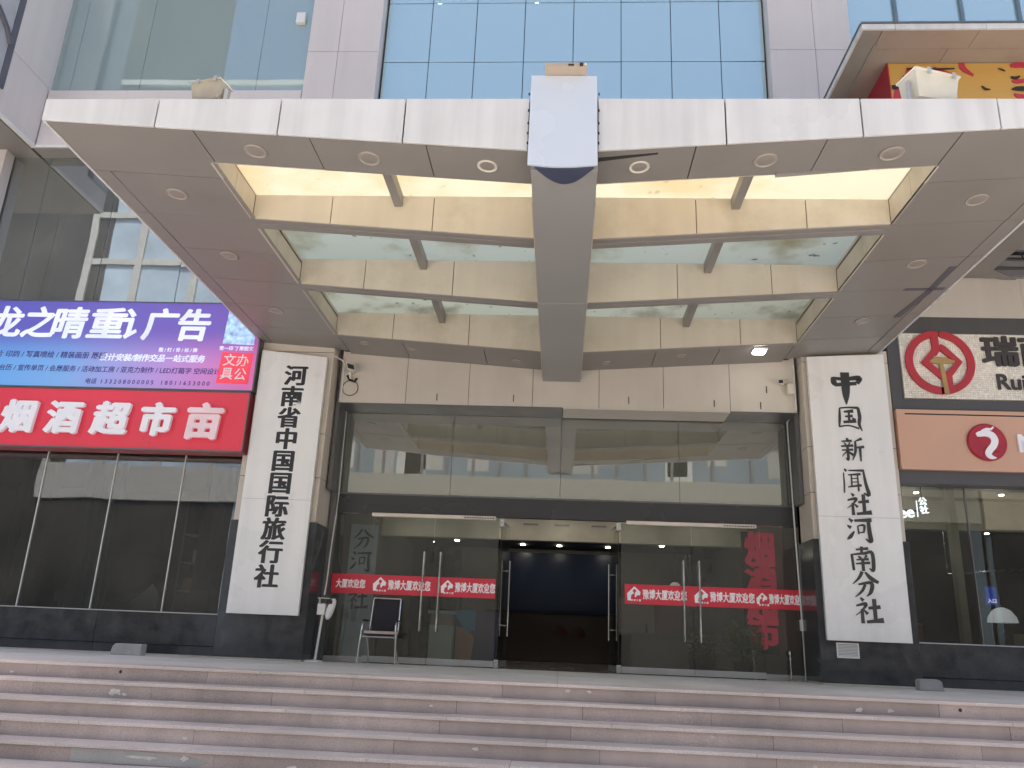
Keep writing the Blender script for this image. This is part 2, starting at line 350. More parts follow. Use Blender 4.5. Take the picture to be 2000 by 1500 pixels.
# wall panels between canopy roof and first floor
mb = MB(); panels_xz(mb, [-4.72, -3.42, -1.7, 0, 1.7, 3.44, 4.8], [4.78, 6.2, 7.8, 9.2], 12.0, 12.15, back=1); mb.build('spandrel', [M_CLAD, M_GAP], B)
for xs, lab in (([-4.72, -4.16, -3.42], 'l'), ([3.44, 4.21, 4.83], 'r')):
    mb = MB(); panels_xz(mb, xs, [9.2, 10.34, 11.9, 13.4, TOP], 12.0, 12.2, gap=.005)
    mb.box(xs[0]+.012, xs[-1]-.012, 12.02, 12.62, 9.2, TOP, 0)
    mb.build('pillar', [M_CLAD, M_GAP], B)
# blue curtain wall: pane by pane on dark joints, lit rooms behind
mb = MB(); cx = [-3.40, -2.57, -1.74, -.85, .04, .90, 1.79, 2.66, 3.43]; cz = [9.2, 10.34, 11.65, 13.0, TOP]
cw = None
for i in range(8):
    for j in range(4):
        a = random.uniform(-.004, .004); b = random.uniform(-.003, .003)
        x0, x1, z0, z1 = cx[i]+.007, cx[i+1]-.007, cz[j]+.007, cz[j+1]-.007
        mb.hexa([(x0, 12.30+a, z0), (x1, 12.30-a, z0), (x1, 12.312-a, z0), (x0, 12.312+a, z0), (x0, 12.30+a+b, z1), (x1, 12.30-a+b, z1), (x1, 12.312-a+b, z1), (x0, 12.312+a+b, z1)])
cw = mb.build('curtain_wall', M_CURT, B)
mb = MB()
for x in cx: mb.box(x-.012, x+.012, 12.318, 12.40, 9.2, TOP)
for z in cz: mb.box(-3.41, 3.44, 12.40, 12.44, z-.012, z+.012)
mb.pieces('mullion', M_GAP, cw)
mb = MB(); mb.box(-3.5, 3.5, 13.12, 13.19, 9.0, TOP); mb.build('office_room', mat('office_room', (.10, .2, .27), .8), B)
mb = MB()
for x, z in ((-2.5, 11.42), (-.66, 11.42), (-.6, 10.22)): mb.lathe([(0, 0), (.035, .0), (.035, .02), (0, .02)], (x, 12.55, z), 12, axis='y')
mb.pieces('room_lamp', M_LED, B, n=36)
# teal window on the left with curtains behind
tw = MB(); tx = [-9.62, -9.05, -7.76, -5.61, -4.74]
for i in range(4): tw.box(tx[i]+.004, tx[i+1]-.004, 12.10+random.uniform(-.003, .003), 12.112, 9.53, TOP)
twin = tw.build('window', M_TEAL, B)
mb = MB()
for x in tx[1:-1]: mb.box(x-.01, x+.01, 12.116, 12.15, 9.53, TOP)
mb.box(-9.74, -9.63, 12.0, 12.2, 9.53, TOP, 1); mb.box(-9.63, -9.60, 12.06, 12.18, 9.5, TOP, 1)
mb.build('frame', [M_GAP, M_WHITE], twin)
def curtain(x0, x1, y, z0, z1, m, n=40, amp=.05, name='curtain', parent=None):
    mb = MB(); vs = []; fs = []
    for i in range(n+1):
        t = i/n; xx = x0+(x1-x0)*t; yy = y+amp*math.sin(i*1.9+.4*math.sin(i*.7)); vs += [(xx, yy, z0), (xx, yy, z1), (xx, yy+.006, z0), (xx, yy+.006, z1)]
    for i in range(n): fs += [(4*i, 4*i+4, 4*i+5, 4*i+1), (4*i+2, 4*i+3, 4*i+7, 4*i+6), (4*i+1, 4*i+5, 4*i+7, 4*i+3), (4*i, 4*i+2, 4*i+6, 4*i+4)]
    mb.add(vs, fs, 0, True); return mb.build(name, m, parent)
M_CURTN = mat('pale_curtain', (.46, .50, .52), .9, .05, 3); M_CURTB = mat('blue_curtain', (.38, .52, .62), .9, .05, 3)
curtain(-8.55, -7.2, 12.5, 9.4, TOP, M_CURTN, 26, parent=B); curtain(-6.5, -4.8, 12.5, 9.4, TOP, M_CURTN, 30, parent=B)
mb = MB(); mb.box(-9.6, -4.74, 12.75, 12.8, 9.4, TOP); mb.build('office_room', mat('office_room_grey', (.25, .28, .27), .9), B)
mb = MB(); mb.box(-5.02, -4.86, 12.02, 12.09, 11.0, 11.22); mb.build('paper_notice', M_WHITE, B)
# right window
tw = MB(); rx = [4.86, 5.70, 6.84, 7.81, 8.8, 9.6]
for i in range(5): tw.box(rx[i]+.004, rx[i+1]-.004, 12.18+random.uniform(-.003, .003), 12.192, 8.4, TOP)
twin = tw.build('window', M_CURT, B)
mb = MB()
for x in rx[1:-1]: mb.box(x-.028, x+.028, 12.13, 12.18, 8.4, TOP)
mb.build('frame', mat('blue_grey_frame', (.15, .21, .26), .4), twin)
curtain(4.9, 9.5, 12.5, 8.4, TOP, M_CURTB, 70, parent=B)
# left band under the teal window, soffit, projecting wing
mb = MB(); panels_xz(mb, [-9.36, -7.9, -6.3, -4.726], [8.36, 9.52], 12.0, 12.2, gap=.002, back=1)
mb.box(-9.36, -4.73, 11.985, 12.0, 8.33, 8.38, 2)
mb.build('window_band', [M_CLAD, M_GAP, M_WHITE], B)
mb = MB(); mb.box(-9.37, -4.87, 12.0, 12.6, 8.30, 8.335); mb.build('band_soffit', M_SOFFIT, B)
mb = MB(); zz = [8.36, 9.55, 11.5, TOP]; yy = [10.25, 11.0, 11.99]
for j in range(3):
    for i in range(2): mb.box(-9.43, -9.37-random.uniform(0, .002), yy[i]+.003, yy[i+1]-.003, zz[j]+.003, zz[j+1]-.003, 0)
mb.box(-16, -9.40, 10.25, 12.1, 8.38, TOP-.02, 0)
mb.box(-9.42, -9.355, 10.25, 12.0, 8.32, 8.37, 1)
mb.box(-16, -9.43, 10.25, 12.3, 8.30, 8.36, 2)
wing = mb.build('side_wing', [M_CLAD, M_WHITE, M_SOFFIT], B)
mb = MB(); mb.box(-9.372, -9.34, 10.83, 10.96, 8.75, TOP)
mb.tube([(-9.345, 10.85, 9.55), (-9.34, 10.70, 9.75), (-9.34, 10.40, 9.95)], .05, 8)
mb.build('frame', mat('dark_frame', (.11, .11, .14), .4), wing)
mb = MB(); mb.box(-9.372, -9.35, 10.26, 10.828, 8.75, TOP); mb.build('glazing', mat('wing_glass', (.42, .43, .46), .15), wing)
# recessed grey windows above the left signs
gw = MB(); gx = [-14, -11.2, -9.2, -7.9, -6.5, -4.9]
for i in range(5):
    a = random.uniform(-.006, .006); gw.hexa([(gx[i]+.006, 12.27+a, 5.0), (gx[i+1]-.006, 12.27-a, 5.0), (gx[i+1]-.006, 12.285-a, 5.0), (gx[i]+.006, 12.285+a, 5.0), (gx[i]+.006, 12.27+a, 8.30), (gx[i+1]-.006, 12.27-a, 8.30), (gx[i+1]-.006, 12.285-a, 8.30), (gx[i]+.006, 12.285+a, 8.30)])
gwin = gw.build('window', M_DARKGL, B)
mb = MB()
for x in gx[1:-1]: mb.box(x-.008, x+.008, 12.29, 12.33, 5.0, 8.3)
mb.pieces('frame', M_ALU, gwin)
mb = MB(); mb.box(-14, -9.88, 12.02, 12.24, 4.9, 8.30); mb.build('wall_panel', M_CLAD, B)
mb = MB(); mb.box(-14, -4.9, 13.1, 13.15, 4.9, 8.3); mb.box(-9.75, -8.98, 12.6, 12.7, 5.0, 7.65, 1); mb.build('office_room', [mat('dim_room', (.14, .14, .13), .9), mat('tan_blind', (.62, .56, .44), .9)], B)
# ---- ground floor: columns
def column(x0, x1, inner):
    mb = MB(); zs_ = [1.95, 2.62, 3.30, 4.62, 4.82]
    for j in range(4): mb.box(x0, x1, 12.0, 12.75, zs_[j]+.004, zs_[j+1]-.004)
    mb.box(x0+.015, x1-.015, 12.012, 12.74, 1.95, 4.8, 1)
    c = mb.build('entrance_column', [M_COLCLAD, M_GAP], B, bevel=.006)
    mb = MB(); mb.box(x0-.03, x1+.03, 11.97, 12.76, .02, 1.95); mb.box(x0-.02, x1+.02, 11.98, 12.7, 0, .03, 1)
    mb.build('stone_base', [M_GRANITE, M_OFFW], c, bevel=.012)
column(-4.86, -3.62, 1); column(3.60, 4.88, -1)
# grey return walls at both sides of the entrance
mb = MB(); mb.box(-3.60, -3.52, 12.62, 12.85, .0, 4.8); mb.box(3.60, 3.68, 12.62, 12.85, .0, 4.8); mb.pieces('side_jamb', M_GREYMET, B)
mb = MB()
for x0, x1 in ((-3.59, -3.53), (3.53, 3.59)): mb.box(x0, x1, 12.3, 12.62, 2.5, 4.8)
mb.pieces('side_jamb', M_GREYMET, B)
# lintel cladding over the glass
bx = [-3.53, -2.47, -1.48, -.48, .55, 1.54, 2.55, 3.55]
mb = MB(); panels_xz(mb, bx, [3.865, 4.80], 12.2, 12.26, gap=.004)
mb.box(-3.5, 3.5, 12.215, 12.8, 3.9, 4.7, 1)
mb.box(.0, 2.545, 12.2, 12.74, 3.845, 3.866, 0); mb.box(-3.53, -.01, 12.21, 12.78, 3.86, 3.895, 2); mb.box(2.556, 3.55, 12.21, 12.78, 3.86, 3.895, 2)
for x, z in ((-1.98, 3.93), (-.78, 3.94), (2.3, 3.93), (3.0, 3.91), (3.1, 4.17), (1.0, 3.95)): mb.box(x, x+.012, 12.192, 12.205, z, z+.11, 1)
mb.build('lintel', [M_BAND, M_GAP, M_GREYMET], B)
mb = MB(); gx = [-3.53, -1.76, -.02, 1.84, 3.60]
for i in range(4): mb.box(gx[i]+.003, gx[i+1]-.003, 12.80, 12.812, 2.53, 3.865)
mb.build('transom_glazing', M_GLASSU, B)
mb = MB(); mb.box(-3.53, 3.60, 12.74, 12.84, 2.22, 2.53); mb.box(-3.53, 3.6, 12.73, 12.76, 2.515, 2.54, 1); mb.build('door_header', [M_HEADER, M_GREYMET], B)
# fixed side panes and swing doors
mb = MB(); mb.box(-3.53, -2.93, 12.80, 12.812, .02, 2.22); mb.box(3.03, 3.60, 12.80, 12.812, .02, 2.22); mb.pieces('side_pane', M_GLASSD, B)
mb = MB(); mb.box(-3.53, -2.93, 12.795, 12.817, 0, .08); mb.box(3.03, 3.60, 12.795, 12.817, 0, .08); mb.pieces('bottom_rail', M_ALU, B)
def door_leaf(x0, x1, hx, handles=True):
    mb = MB(); mb.box(x0+.004, x1-.004, 12.80, 12.812, .10, 2.20); g = mb.build('glass_door', M_GLASSD, B)
    mb = MB(); mb.box(x0+.004, x1-.004, 12.785, 12.827, .012, .10); mb.build('bottom_rail', M_ALU, g)
    mb = MB()
    for yy in (12.74, 12.872):
        mb.tube([(hx, yy, .48), (hx, yy, 1.66)], .016, 10)
    for z in (.62, 1.52): mb.tube([(hx, 12.74, z), (hx, 12.872, z)], .009, 8)
    mb.build('door_handle', M_CHROME, g)
    return g
door_leaf(-2.93, -1.96, -2.09); door_leaf(-1.96, -.95, -1.835)
door_leaf(.93, 2.0, 1.865); door_leaf(2.0, 3.03, 2.10)
for sx, hx in ((-1, -.92), (1, .89)):              # two leaves standing open into the lobby
    mb = MB(); y0, y1 = 12.86, 13.72; fx = hx+.075*(-sx)
    mb.hexa([(hx, y0, .1), (hx+.012, y0, .1), (fx+.012, y1, .1), (fx, y1, .1), (hx, y0, 2.2), (hx+.012, y0, 2.2), (fx+.012, y1, 2.2), (fx, y1, 2.2)])
    g = mb.build('glass_door', M_GLASSD, B)
    mb = MB(); mb.hexa([(hx-.015, y0, .01), (hx+.027, y0, .01), (fx+.027, y1, .01), (fx-.015, y1, .01), (hx-.015, y0, .1), (hx+.027, y0, .1), (fx+.027, y1, .1), (fx-.015, y1, .1)]); mb.build('bottom_rail', M_ALU, g)
    mb = MB(); hy = 13.4; hxx = hx+(fx-hx)*.63+.006
    for d in (-.065, .065): mb.tube([(hxx+d, hy, .46), (hxx+d, hy, 1.62)], .016, 10)
    for z in (.62, 1.46): mb.tube([(hxx-.065, hy, z), (hxx+.065, hy, z)], .009, 8)
    mb.build('door_handle', M_CHROME, g)
    mb = MB(); mb.box(hx-.03, hx+.042, 12.79, 12.9, .0, .12); mb.box(hx-.03, hx+.042, 12.79, 12.9, 2.08, 2.215); mb.pieces('hinge', M_STEEL, g, bevel=.008)
# ---- lobby shell
mb = MB()
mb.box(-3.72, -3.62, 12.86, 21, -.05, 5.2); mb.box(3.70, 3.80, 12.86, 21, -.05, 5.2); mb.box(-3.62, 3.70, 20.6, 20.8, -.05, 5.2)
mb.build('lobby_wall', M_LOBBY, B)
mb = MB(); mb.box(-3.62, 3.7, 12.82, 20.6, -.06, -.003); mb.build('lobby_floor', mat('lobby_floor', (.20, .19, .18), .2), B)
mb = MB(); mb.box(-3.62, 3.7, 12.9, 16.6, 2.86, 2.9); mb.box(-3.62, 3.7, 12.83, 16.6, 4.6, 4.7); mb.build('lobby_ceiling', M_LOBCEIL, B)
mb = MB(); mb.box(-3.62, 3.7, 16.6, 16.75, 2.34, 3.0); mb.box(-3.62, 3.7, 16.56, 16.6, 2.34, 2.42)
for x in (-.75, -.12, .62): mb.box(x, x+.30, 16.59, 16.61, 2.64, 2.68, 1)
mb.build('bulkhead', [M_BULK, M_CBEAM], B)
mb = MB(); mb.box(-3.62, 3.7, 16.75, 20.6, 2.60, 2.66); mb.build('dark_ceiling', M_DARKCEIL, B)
mb = MB()
for x, y in ((-.88, 19.6), (-.02, 19.6), (1.12, 19.6), (2.3, 19.0), (-2.4, 19.2)): mb.lathe([(0, 0), (.05, 0), (.05, .01), (0, .01)], (x, y, 2.585), 12)
for x in (-2.8, -1.4, 0, 1.4, 2.8): mb.lathe([(0, 0), (.05, 0), (.05, .01), (0, .01)], (x, 15.9, 2.845), 12)  # added spots, out of view behind the door header, to brighten the bulkhead
mb.pieces('ceiling_spot', M_SPOT, B, n=36)

# ---- shop fronts
def shop(side):
    if side < 0: x0, x1 = -14., -4.90
    else: x0, x1 = 4.92, 12.
    mb = MB(); n = 5
    for i in range(n):
        a = x0+(x1-x0)*i/n; b = x0+(x1-x0)*(i+1)/n
        mb.box(a+.002, b-.002, 12.10, 12.3, .02, .145); mb.box(a+.002, b-.002, 12.085, 12.3, .149, .585)
    mb.box(x0, x1, 12.11, 12.3, 0, .03, 1); mb.box(x0, x1, 12.08, 12.3, .585, .60, 2)
    mb.build('stone_base', [M_GRANITE, M_OFFW, M_ALU], B, bevel=.004)
    gx = [-14, -11.3, -9.2, -8.05, -6.92, -5.83, -4.90] if side < 0 else [4.92, 5.86, 7.4, 9.5, 12]
    mb = MB()
    for i in range(len(gx)-1): mb.box(gx[i]+.003, gx[i+1]-.003, 12.2+random.uniform(-.002, .002), 12.212, .60, 3.05 if side < 0 else 2.80)
    g = mb.build('shop_window', M_GLASSS if side < 0 else M_GLASSR, B)
    mb = MB()
    for i, x in enumerate(gx[1:-1]): mb.box(x-.006, x+.006, 12.185, 12.235, .60, 3.05 if side < 0 else 2.8)
    mb.pieces('mullion', M_WHITE if side < 0 else M_GREYMET, g)
    mb = MB()
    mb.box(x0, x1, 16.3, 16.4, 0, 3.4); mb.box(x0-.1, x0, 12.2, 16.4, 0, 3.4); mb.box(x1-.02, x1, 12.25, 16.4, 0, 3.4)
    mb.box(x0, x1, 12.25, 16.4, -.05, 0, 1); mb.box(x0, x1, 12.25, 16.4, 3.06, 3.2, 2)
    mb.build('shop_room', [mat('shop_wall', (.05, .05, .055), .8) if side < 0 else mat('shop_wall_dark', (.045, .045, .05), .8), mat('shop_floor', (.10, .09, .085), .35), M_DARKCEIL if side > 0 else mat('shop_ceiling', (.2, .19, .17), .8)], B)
shop(-1); shop(1)
mb = MB(); mb.box(-14, -4.9, 12.12, 12.32, 3.05, 5.0); mb.build('sign_backing', M_GREYMET, B)
# right bay: dark frame, beige fascia and overhanging sign box
mb = MB()
mb.box(4.89, 12, 12.0, 12.2, 5.12, 5.385); mb.box(4.89, 12, 12.0, 12.2, 3.88, 4.06); mb.box(4.885, 12, 12.0, 12.2, 2.79, 2.985); mb.box(4.89, 5.06, 12.001, 12.2, 4.06, 5.12)
mb.build('sign_frame', mat('charcoal_frame', (.085, .085, .09), .5), B)
mb = MB(); panels_xz(mb, [4.6, 7.0, 9.4, 12], [5.385, 6.05], 12.0, 12.2, gap=.003, back=1); mb.build('fascia_band', [M_BAND, M_GAP], B)
# soffit of the sign box with a torn-open hole
mb = MB(); ys = [9.66, 10.3, 11.05, 11.94, 12.0]; xs = [4.35, 6.47, 9.2, 12]
for i in range(3):
    for j in range(4):
        if i == 1 and j == 2: continue
        mb.box(xs[i]+.003, xs[i+1]-.003, ys[j]+.003, ys[j+1]-.003, 6.05, 6.07)
mb.hexa([(6.47, 11.7, 6.05), (6.9, 11.9, 5.98), (6.7, 11.94, 6.0), (6.47, 11.94, 6.05), (6.47, 11.7, 6.065), (6.9, 11.9, 5.995), (6.7, 11.94, 6.015), (6.47, 11.94, 6.065)])
mb.box(4.36, 12, 9.7, 12, 6.45, 6.5, 1)
mb.tube([(6.5, 11.2, 6.3), (6.8, 11.4, 6.02), (7.3, 11.5, 6.0), (7.8, 11.3, 6.25)], .012, 6, 1); mb.tube([(6.45, 11.6, 6.2), (6.9, 11.3, 6.05), (7.6, 11.7, 6.1)], .009, 6, 1)
for y in (11.2, 11.5, 11.8): mb.box(6.3, 9.2, y, y+.04, 6.12, 6.16, 2)
mb.build('torn_soffit', [M_SOFFIT, M_GAP, M_GREYMET], B)

# ================================================================== ENTRANCE CANOPY
CN = thing('entrance_canopy', 'pale panelled canopy with glazed bays reaching out over the steps', 'canopy', (-.04, 9.0, 4.4))
XC, HW, YF, YI, XI = -.035, 4.80, 6.18, 6.74, 3.40
def zs(x): return 4.445+.325*min(1, abs(x-XC)/HW)
ZT = 4.99
BX0, BX1 = -.325, .252            # centre beam
fx = [-4.835, -3.75, -2.606, -1.468, -.352, .247, 1.356, 2.512, 3.66, 4.765]
mb = MB()
for i in range(9):
    if i == 4: mb.build('front_fascia', M_FASCIA, CN, bevel=.005); mb = MB(); continue
    a, b = fx[i]+.006, fx[i+1]-.006; dy = random.uniform(-.003, .003)
    mb.hexa([(a, YF+dy, zs(a)-.004), (b, YF-dy, zs(b)-.004), (b, YF+.03, zs(b)), (a, YF+.03, zs(a)), (a, YF+dy, ZT), (b, YF-dy, ZT), (b, YF+.03, ZT), (a, YF+.03, ZT)])
mb.build('front_fascia', M_FASCIA, CN, bevel=.005)
for s in (-1, 1):
    mb = MB(); xe = fx[0] if s < 0 else fx[-1]; yy = [YF+.035, 7.55, 8.95, 10.35, 11.98]
    for i in range(4): mb.box(xe-.002*s, xe+.03*(-s), yy[i]+.004, yy[i+1]-.004, zs(xe)-.004, ZT)
    mb.build('side_fascia', M_FASCIA, CN, bevel=.005)
mb = MB()          # rim roof covering (drains, upstand)
mb.box(-4.80, 4.73, YF+.03, YI, ZT-.03, ZT-.006); mb.box(-4.80, -XI+XC, YI, 12, ZT-.03, ZT-.006); mb.box(XI+XC, 4.73, YI, 12, ZT-.03, ZT-.006); mb.box(-XI+XC, XI+XC, 11.5, 12, 5.045, 5.06)
mb.build('roof_covering', M_GREYMET, CN)
mb = MB()
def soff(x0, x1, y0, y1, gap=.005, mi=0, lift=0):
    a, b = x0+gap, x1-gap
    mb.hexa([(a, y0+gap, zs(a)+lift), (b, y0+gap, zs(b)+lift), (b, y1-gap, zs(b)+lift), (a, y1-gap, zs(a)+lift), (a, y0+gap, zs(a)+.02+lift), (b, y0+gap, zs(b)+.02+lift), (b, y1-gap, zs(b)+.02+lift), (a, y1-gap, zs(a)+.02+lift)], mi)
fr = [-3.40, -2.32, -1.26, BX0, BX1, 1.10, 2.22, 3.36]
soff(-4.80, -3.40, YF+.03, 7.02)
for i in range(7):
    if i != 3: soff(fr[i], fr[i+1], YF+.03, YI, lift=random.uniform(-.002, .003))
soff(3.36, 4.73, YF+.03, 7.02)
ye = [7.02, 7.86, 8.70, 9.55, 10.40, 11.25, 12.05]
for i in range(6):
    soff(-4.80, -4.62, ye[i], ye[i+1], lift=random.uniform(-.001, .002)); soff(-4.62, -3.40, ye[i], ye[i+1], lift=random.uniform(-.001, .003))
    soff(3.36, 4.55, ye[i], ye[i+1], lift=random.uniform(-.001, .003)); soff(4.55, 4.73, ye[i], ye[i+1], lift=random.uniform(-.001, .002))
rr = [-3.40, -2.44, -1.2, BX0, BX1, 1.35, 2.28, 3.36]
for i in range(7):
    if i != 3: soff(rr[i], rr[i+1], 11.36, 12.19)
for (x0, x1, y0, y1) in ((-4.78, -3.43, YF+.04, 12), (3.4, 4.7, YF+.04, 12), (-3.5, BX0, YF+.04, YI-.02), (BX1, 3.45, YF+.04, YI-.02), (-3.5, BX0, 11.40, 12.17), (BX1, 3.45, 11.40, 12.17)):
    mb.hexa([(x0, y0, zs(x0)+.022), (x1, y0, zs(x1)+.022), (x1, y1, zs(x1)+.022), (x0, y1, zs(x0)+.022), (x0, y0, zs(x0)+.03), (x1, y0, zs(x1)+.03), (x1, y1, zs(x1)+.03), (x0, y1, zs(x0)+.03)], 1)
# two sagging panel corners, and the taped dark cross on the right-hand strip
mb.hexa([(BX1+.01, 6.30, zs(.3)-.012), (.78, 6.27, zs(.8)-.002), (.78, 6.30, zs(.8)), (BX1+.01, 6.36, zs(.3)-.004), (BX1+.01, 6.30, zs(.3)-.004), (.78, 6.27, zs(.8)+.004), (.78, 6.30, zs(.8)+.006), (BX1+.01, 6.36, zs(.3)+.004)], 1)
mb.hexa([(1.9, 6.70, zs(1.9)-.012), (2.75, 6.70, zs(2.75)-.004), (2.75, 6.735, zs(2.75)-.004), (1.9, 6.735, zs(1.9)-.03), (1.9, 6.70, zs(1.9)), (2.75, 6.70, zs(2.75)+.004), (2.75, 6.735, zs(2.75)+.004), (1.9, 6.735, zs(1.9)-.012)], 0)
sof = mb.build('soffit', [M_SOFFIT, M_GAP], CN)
mb = MB()
def tape(pts, wd):
    for (xa, ya), (xb, yb) in zip(pts[:-1], pts[1:]):
        dx, dy = xb-xa, yb-ya; l = math.hypot(dx, dy); nx, ny = -dy/l*wd/2, dx/l*wd/2
        q = [(xa+nx, ya+ny), (xa-nx, ya-ny), (xb-nx, yb-ny), (xb+nx, yb+ny)]
        mb.hexa([(p[0], p[1], zs(p[0])-.004) for p in q]+[(p[0], p[1], zs(p[0])-.0005) for p in q])
tape([(4.50, 8.95), (4.52, 9.7), (4.45, 10.5)], .09); tape([(4.18, 9.56), (4.68, 9.60)], .07)
mb.build('dark_tape', mat('dark_tape', (.10, .10, .12), .5), sof)
# lining of the openings
mb = MB()
def lin(x, y0, y1, d, zt0, zt1):
    z0 = zs(x); mb.hexa([(x, y0, z0), (x+d, y0, z0), (x+d, y1, z0), (x, y1, z0), (x, y0, zt0), (x+d, y0, zt0), (x+d, y1, zt1), (x, y1, zt1)])
for (y0, y1, a, b) in ((YI, 7.3, 4.965, 4.965), (7.308, 7.82, 4.965, 4.965), (8.06, 8.62, 5.03, 5.03), (8.628, 9.52, 5.03, 5.03), (9.74, 10.5, 5.035, 5.035), (10.508, 11.34, 5.035, 5.035)):
    lin(-XI+XC, y0, y1, -.02, a, b); lin(XI+XC, y0, y1, .02, a, b)
for a, b in ((-XI+XC, BX0), (BX1, XI+XC)): mb.hexa([(a, YI-.01, zs(a)), (b, YI-.01, zs(b)), (b, YI, zs(b)), (a, YI, zs(a)), (a, YI-.01, 4.96), (b, YI-.01, 4.96), (b, YI, 4.96), (a, YI, 4.96)])
mb.build('opening_lining', M_BEAM, CN)
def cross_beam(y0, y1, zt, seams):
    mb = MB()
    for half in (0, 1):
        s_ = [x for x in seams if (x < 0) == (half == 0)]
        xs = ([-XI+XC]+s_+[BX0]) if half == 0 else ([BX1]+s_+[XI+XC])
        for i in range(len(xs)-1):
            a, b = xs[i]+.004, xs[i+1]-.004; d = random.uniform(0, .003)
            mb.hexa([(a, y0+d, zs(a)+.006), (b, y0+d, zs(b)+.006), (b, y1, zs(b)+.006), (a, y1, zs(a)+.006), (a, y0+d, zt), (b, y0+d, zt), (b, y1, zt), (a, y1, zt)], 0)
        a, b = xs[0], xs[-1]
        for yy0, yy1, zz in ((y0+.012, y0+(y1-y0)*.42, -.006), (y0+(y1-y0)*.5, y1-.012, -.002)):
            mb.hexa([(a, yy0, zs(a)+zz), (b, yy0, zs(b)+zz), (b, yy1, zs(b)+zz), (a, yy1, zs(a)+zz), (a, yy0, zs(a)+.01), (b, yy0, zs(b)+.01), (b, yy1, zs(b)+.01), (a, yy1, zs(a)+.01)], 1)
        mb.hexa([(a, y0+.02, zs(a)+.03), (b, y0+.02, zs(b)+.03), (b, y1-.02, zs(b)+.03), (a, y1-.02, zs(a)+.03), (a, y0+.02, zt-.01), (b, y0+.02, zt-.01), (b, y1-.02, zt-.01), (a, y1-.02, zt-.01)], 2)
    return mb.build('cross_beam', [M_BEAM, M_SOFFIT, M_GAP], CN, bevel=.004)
cross_beam(7.82, 8.06, 4.965, [-2.566, -1.446, 1.361, 2.505])
cross_beam(9.52, 9.74, 5.03, [-2.588, -1.439, 1.397, 2.563])
cross_beam(11.34, 11.48, 5.035, [-2.568, -1.422, 1.401, 2.558])
for (y0, y1, zb, zt) in ((YI, 7.82, 4.83, 4.965), (8.06, 9.52, 4.893, 5.03), (9.74, 11.34, 4.885, 5.035)):
    for x in (-1.83, 1.775):
        mb = MB(); mb.box(x-.045, x+.045, y0, y1, zb, zt-.002); mb.build('rib', M_SOFFIT, CN, bevel=.004)
G1 = roof_glass('roof_glass_front', (.54, .52, .455), (.50, .38, .21), .75, .7, .2)
G2 = roof_glass('roof_glass_middle', (.64, .68, .62), (.36, .31, .18), .8, 1.0)
G3 = roof_glass('roof_glass_rear', (.82, .83, .70), (.33, .28, .16), .85, 1.5)
for (y0, y1, z, m, lab) in ((YI-.06, 7.9, 4.972, G1, 'sunlit yellowed roof glass'), (7.98, 9.6, 5.036, G2, 'bluish roof glass'), (9.66, 11.42, 5.042, G3, 'dirty greenish roof glass')):
    for a, b in ((-XI+XC-.03, -1.84), (-1.82, BX0+.02), (BX1-.02, 1.765), (1.785, XI+XC+.03)):
        mb = MB(); mb.box(a, b, y0, y1, z, z+.014); mb.build('glass_panel', m, CN, label=lab)
# centre beam with its end plate
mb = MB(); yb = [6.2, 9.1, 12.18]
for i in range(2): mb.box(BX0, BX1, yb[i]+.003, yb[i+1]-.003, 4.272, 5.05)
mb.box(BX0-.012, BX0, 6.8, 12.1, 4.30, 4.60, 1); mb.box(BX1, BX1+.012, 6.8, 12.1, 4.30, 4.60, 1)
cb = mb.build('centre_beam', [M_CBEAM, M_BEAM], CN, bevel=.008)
mb = MB(); poly = []; n = 16
bot = []
for i in range(n+1):
    t = i/n; x = -.352+.600*t; bot.append((x, 4.285-.022*math.sin(math.pi*t)))
poly = bot+[(.236, 5.185), (-.345, 5.193)]
mb.prism(poly, 'y', 6.125, 6.145)
for z in (5.0, 4.83, 4.70, 4.60, 4.50): mb.box(.25, .262, 6.13, 6.15, z, z+.014, 1); mb.box(-.366, -.352, 6.13, 6.15, z, z+.014, 1)
mb.box(-.30, .20, 6.145, 6.2, 4.35, 5.15, 1)
mb.build('end_plate', [M_PLATE, M_GAP], cb)
mb = MB(); pts = [(-.29+.51*i/16, 6.145+.26*math.sin(math.pi*i/16)) for i in range(17)]
mb.prism(pts, 'z', 4.262, 4.275); mb.build('hollow_shade', M_NAVY, cb)  # flat dark sheet painted for the shaded hollow behind the end plate

# ---- fittings on the canopy
def seat(o, p):
    sl = math.atan(.325/HW)*(1 if p[0] > XC else -1)
    o.matrix_world = Matrix.Translation(p) @ Matrix.Rotation(-sl, 4, 'Y')
def copy_tree(root, loc):
    r = root.copy(); COL.objects.link(r); seat(r, loc)
    for ch in list(root.children):
        c = ch.copy(); COL.objects.link(c); c.parent = r; c.matrix_parent_inverse = Matrix.Identity(4)
    return r
def make_downlight(label, loc, r, lens, group, ring=M_RING):
    t = thing('downlight', label, 'ceiling light', (0, 0, 0), group)
    mb = MB(); mb.lathe([(r*.9, .0), (r*1.06, .0), (r*1.06, -.007), (r*1.02, -.012), (r*.97, -.011), (r*.92, -.004)], (0, 0, 0), 32); mb.build('trim_ring', ring, t)
    mb = MB(); mb.lathe([(0, -.007), (r*.5, -.006), (r*.9, -.003), (r*.9, .004), (0, .004)], (0, 0, 0), 32); mb.build('lens', lens, t)
    seat(t, loc); return t
GR = 'downlights in the canopy soffit'
fl = [(-2.91, 'downlight at the left end of the front soffit row'), (-1.83, 'second downlight from the left in the front soffit row, rim faded'), (-.735, 'white rimmed front downlight just left of the centre beam'), (.635, 'white rimmed front downlight just right of the centre beam'), (1.755, 'second downlight from the right in the front soffit row'), (2.86, 'downlight at the right end of the front soffit row')]
d0 = None
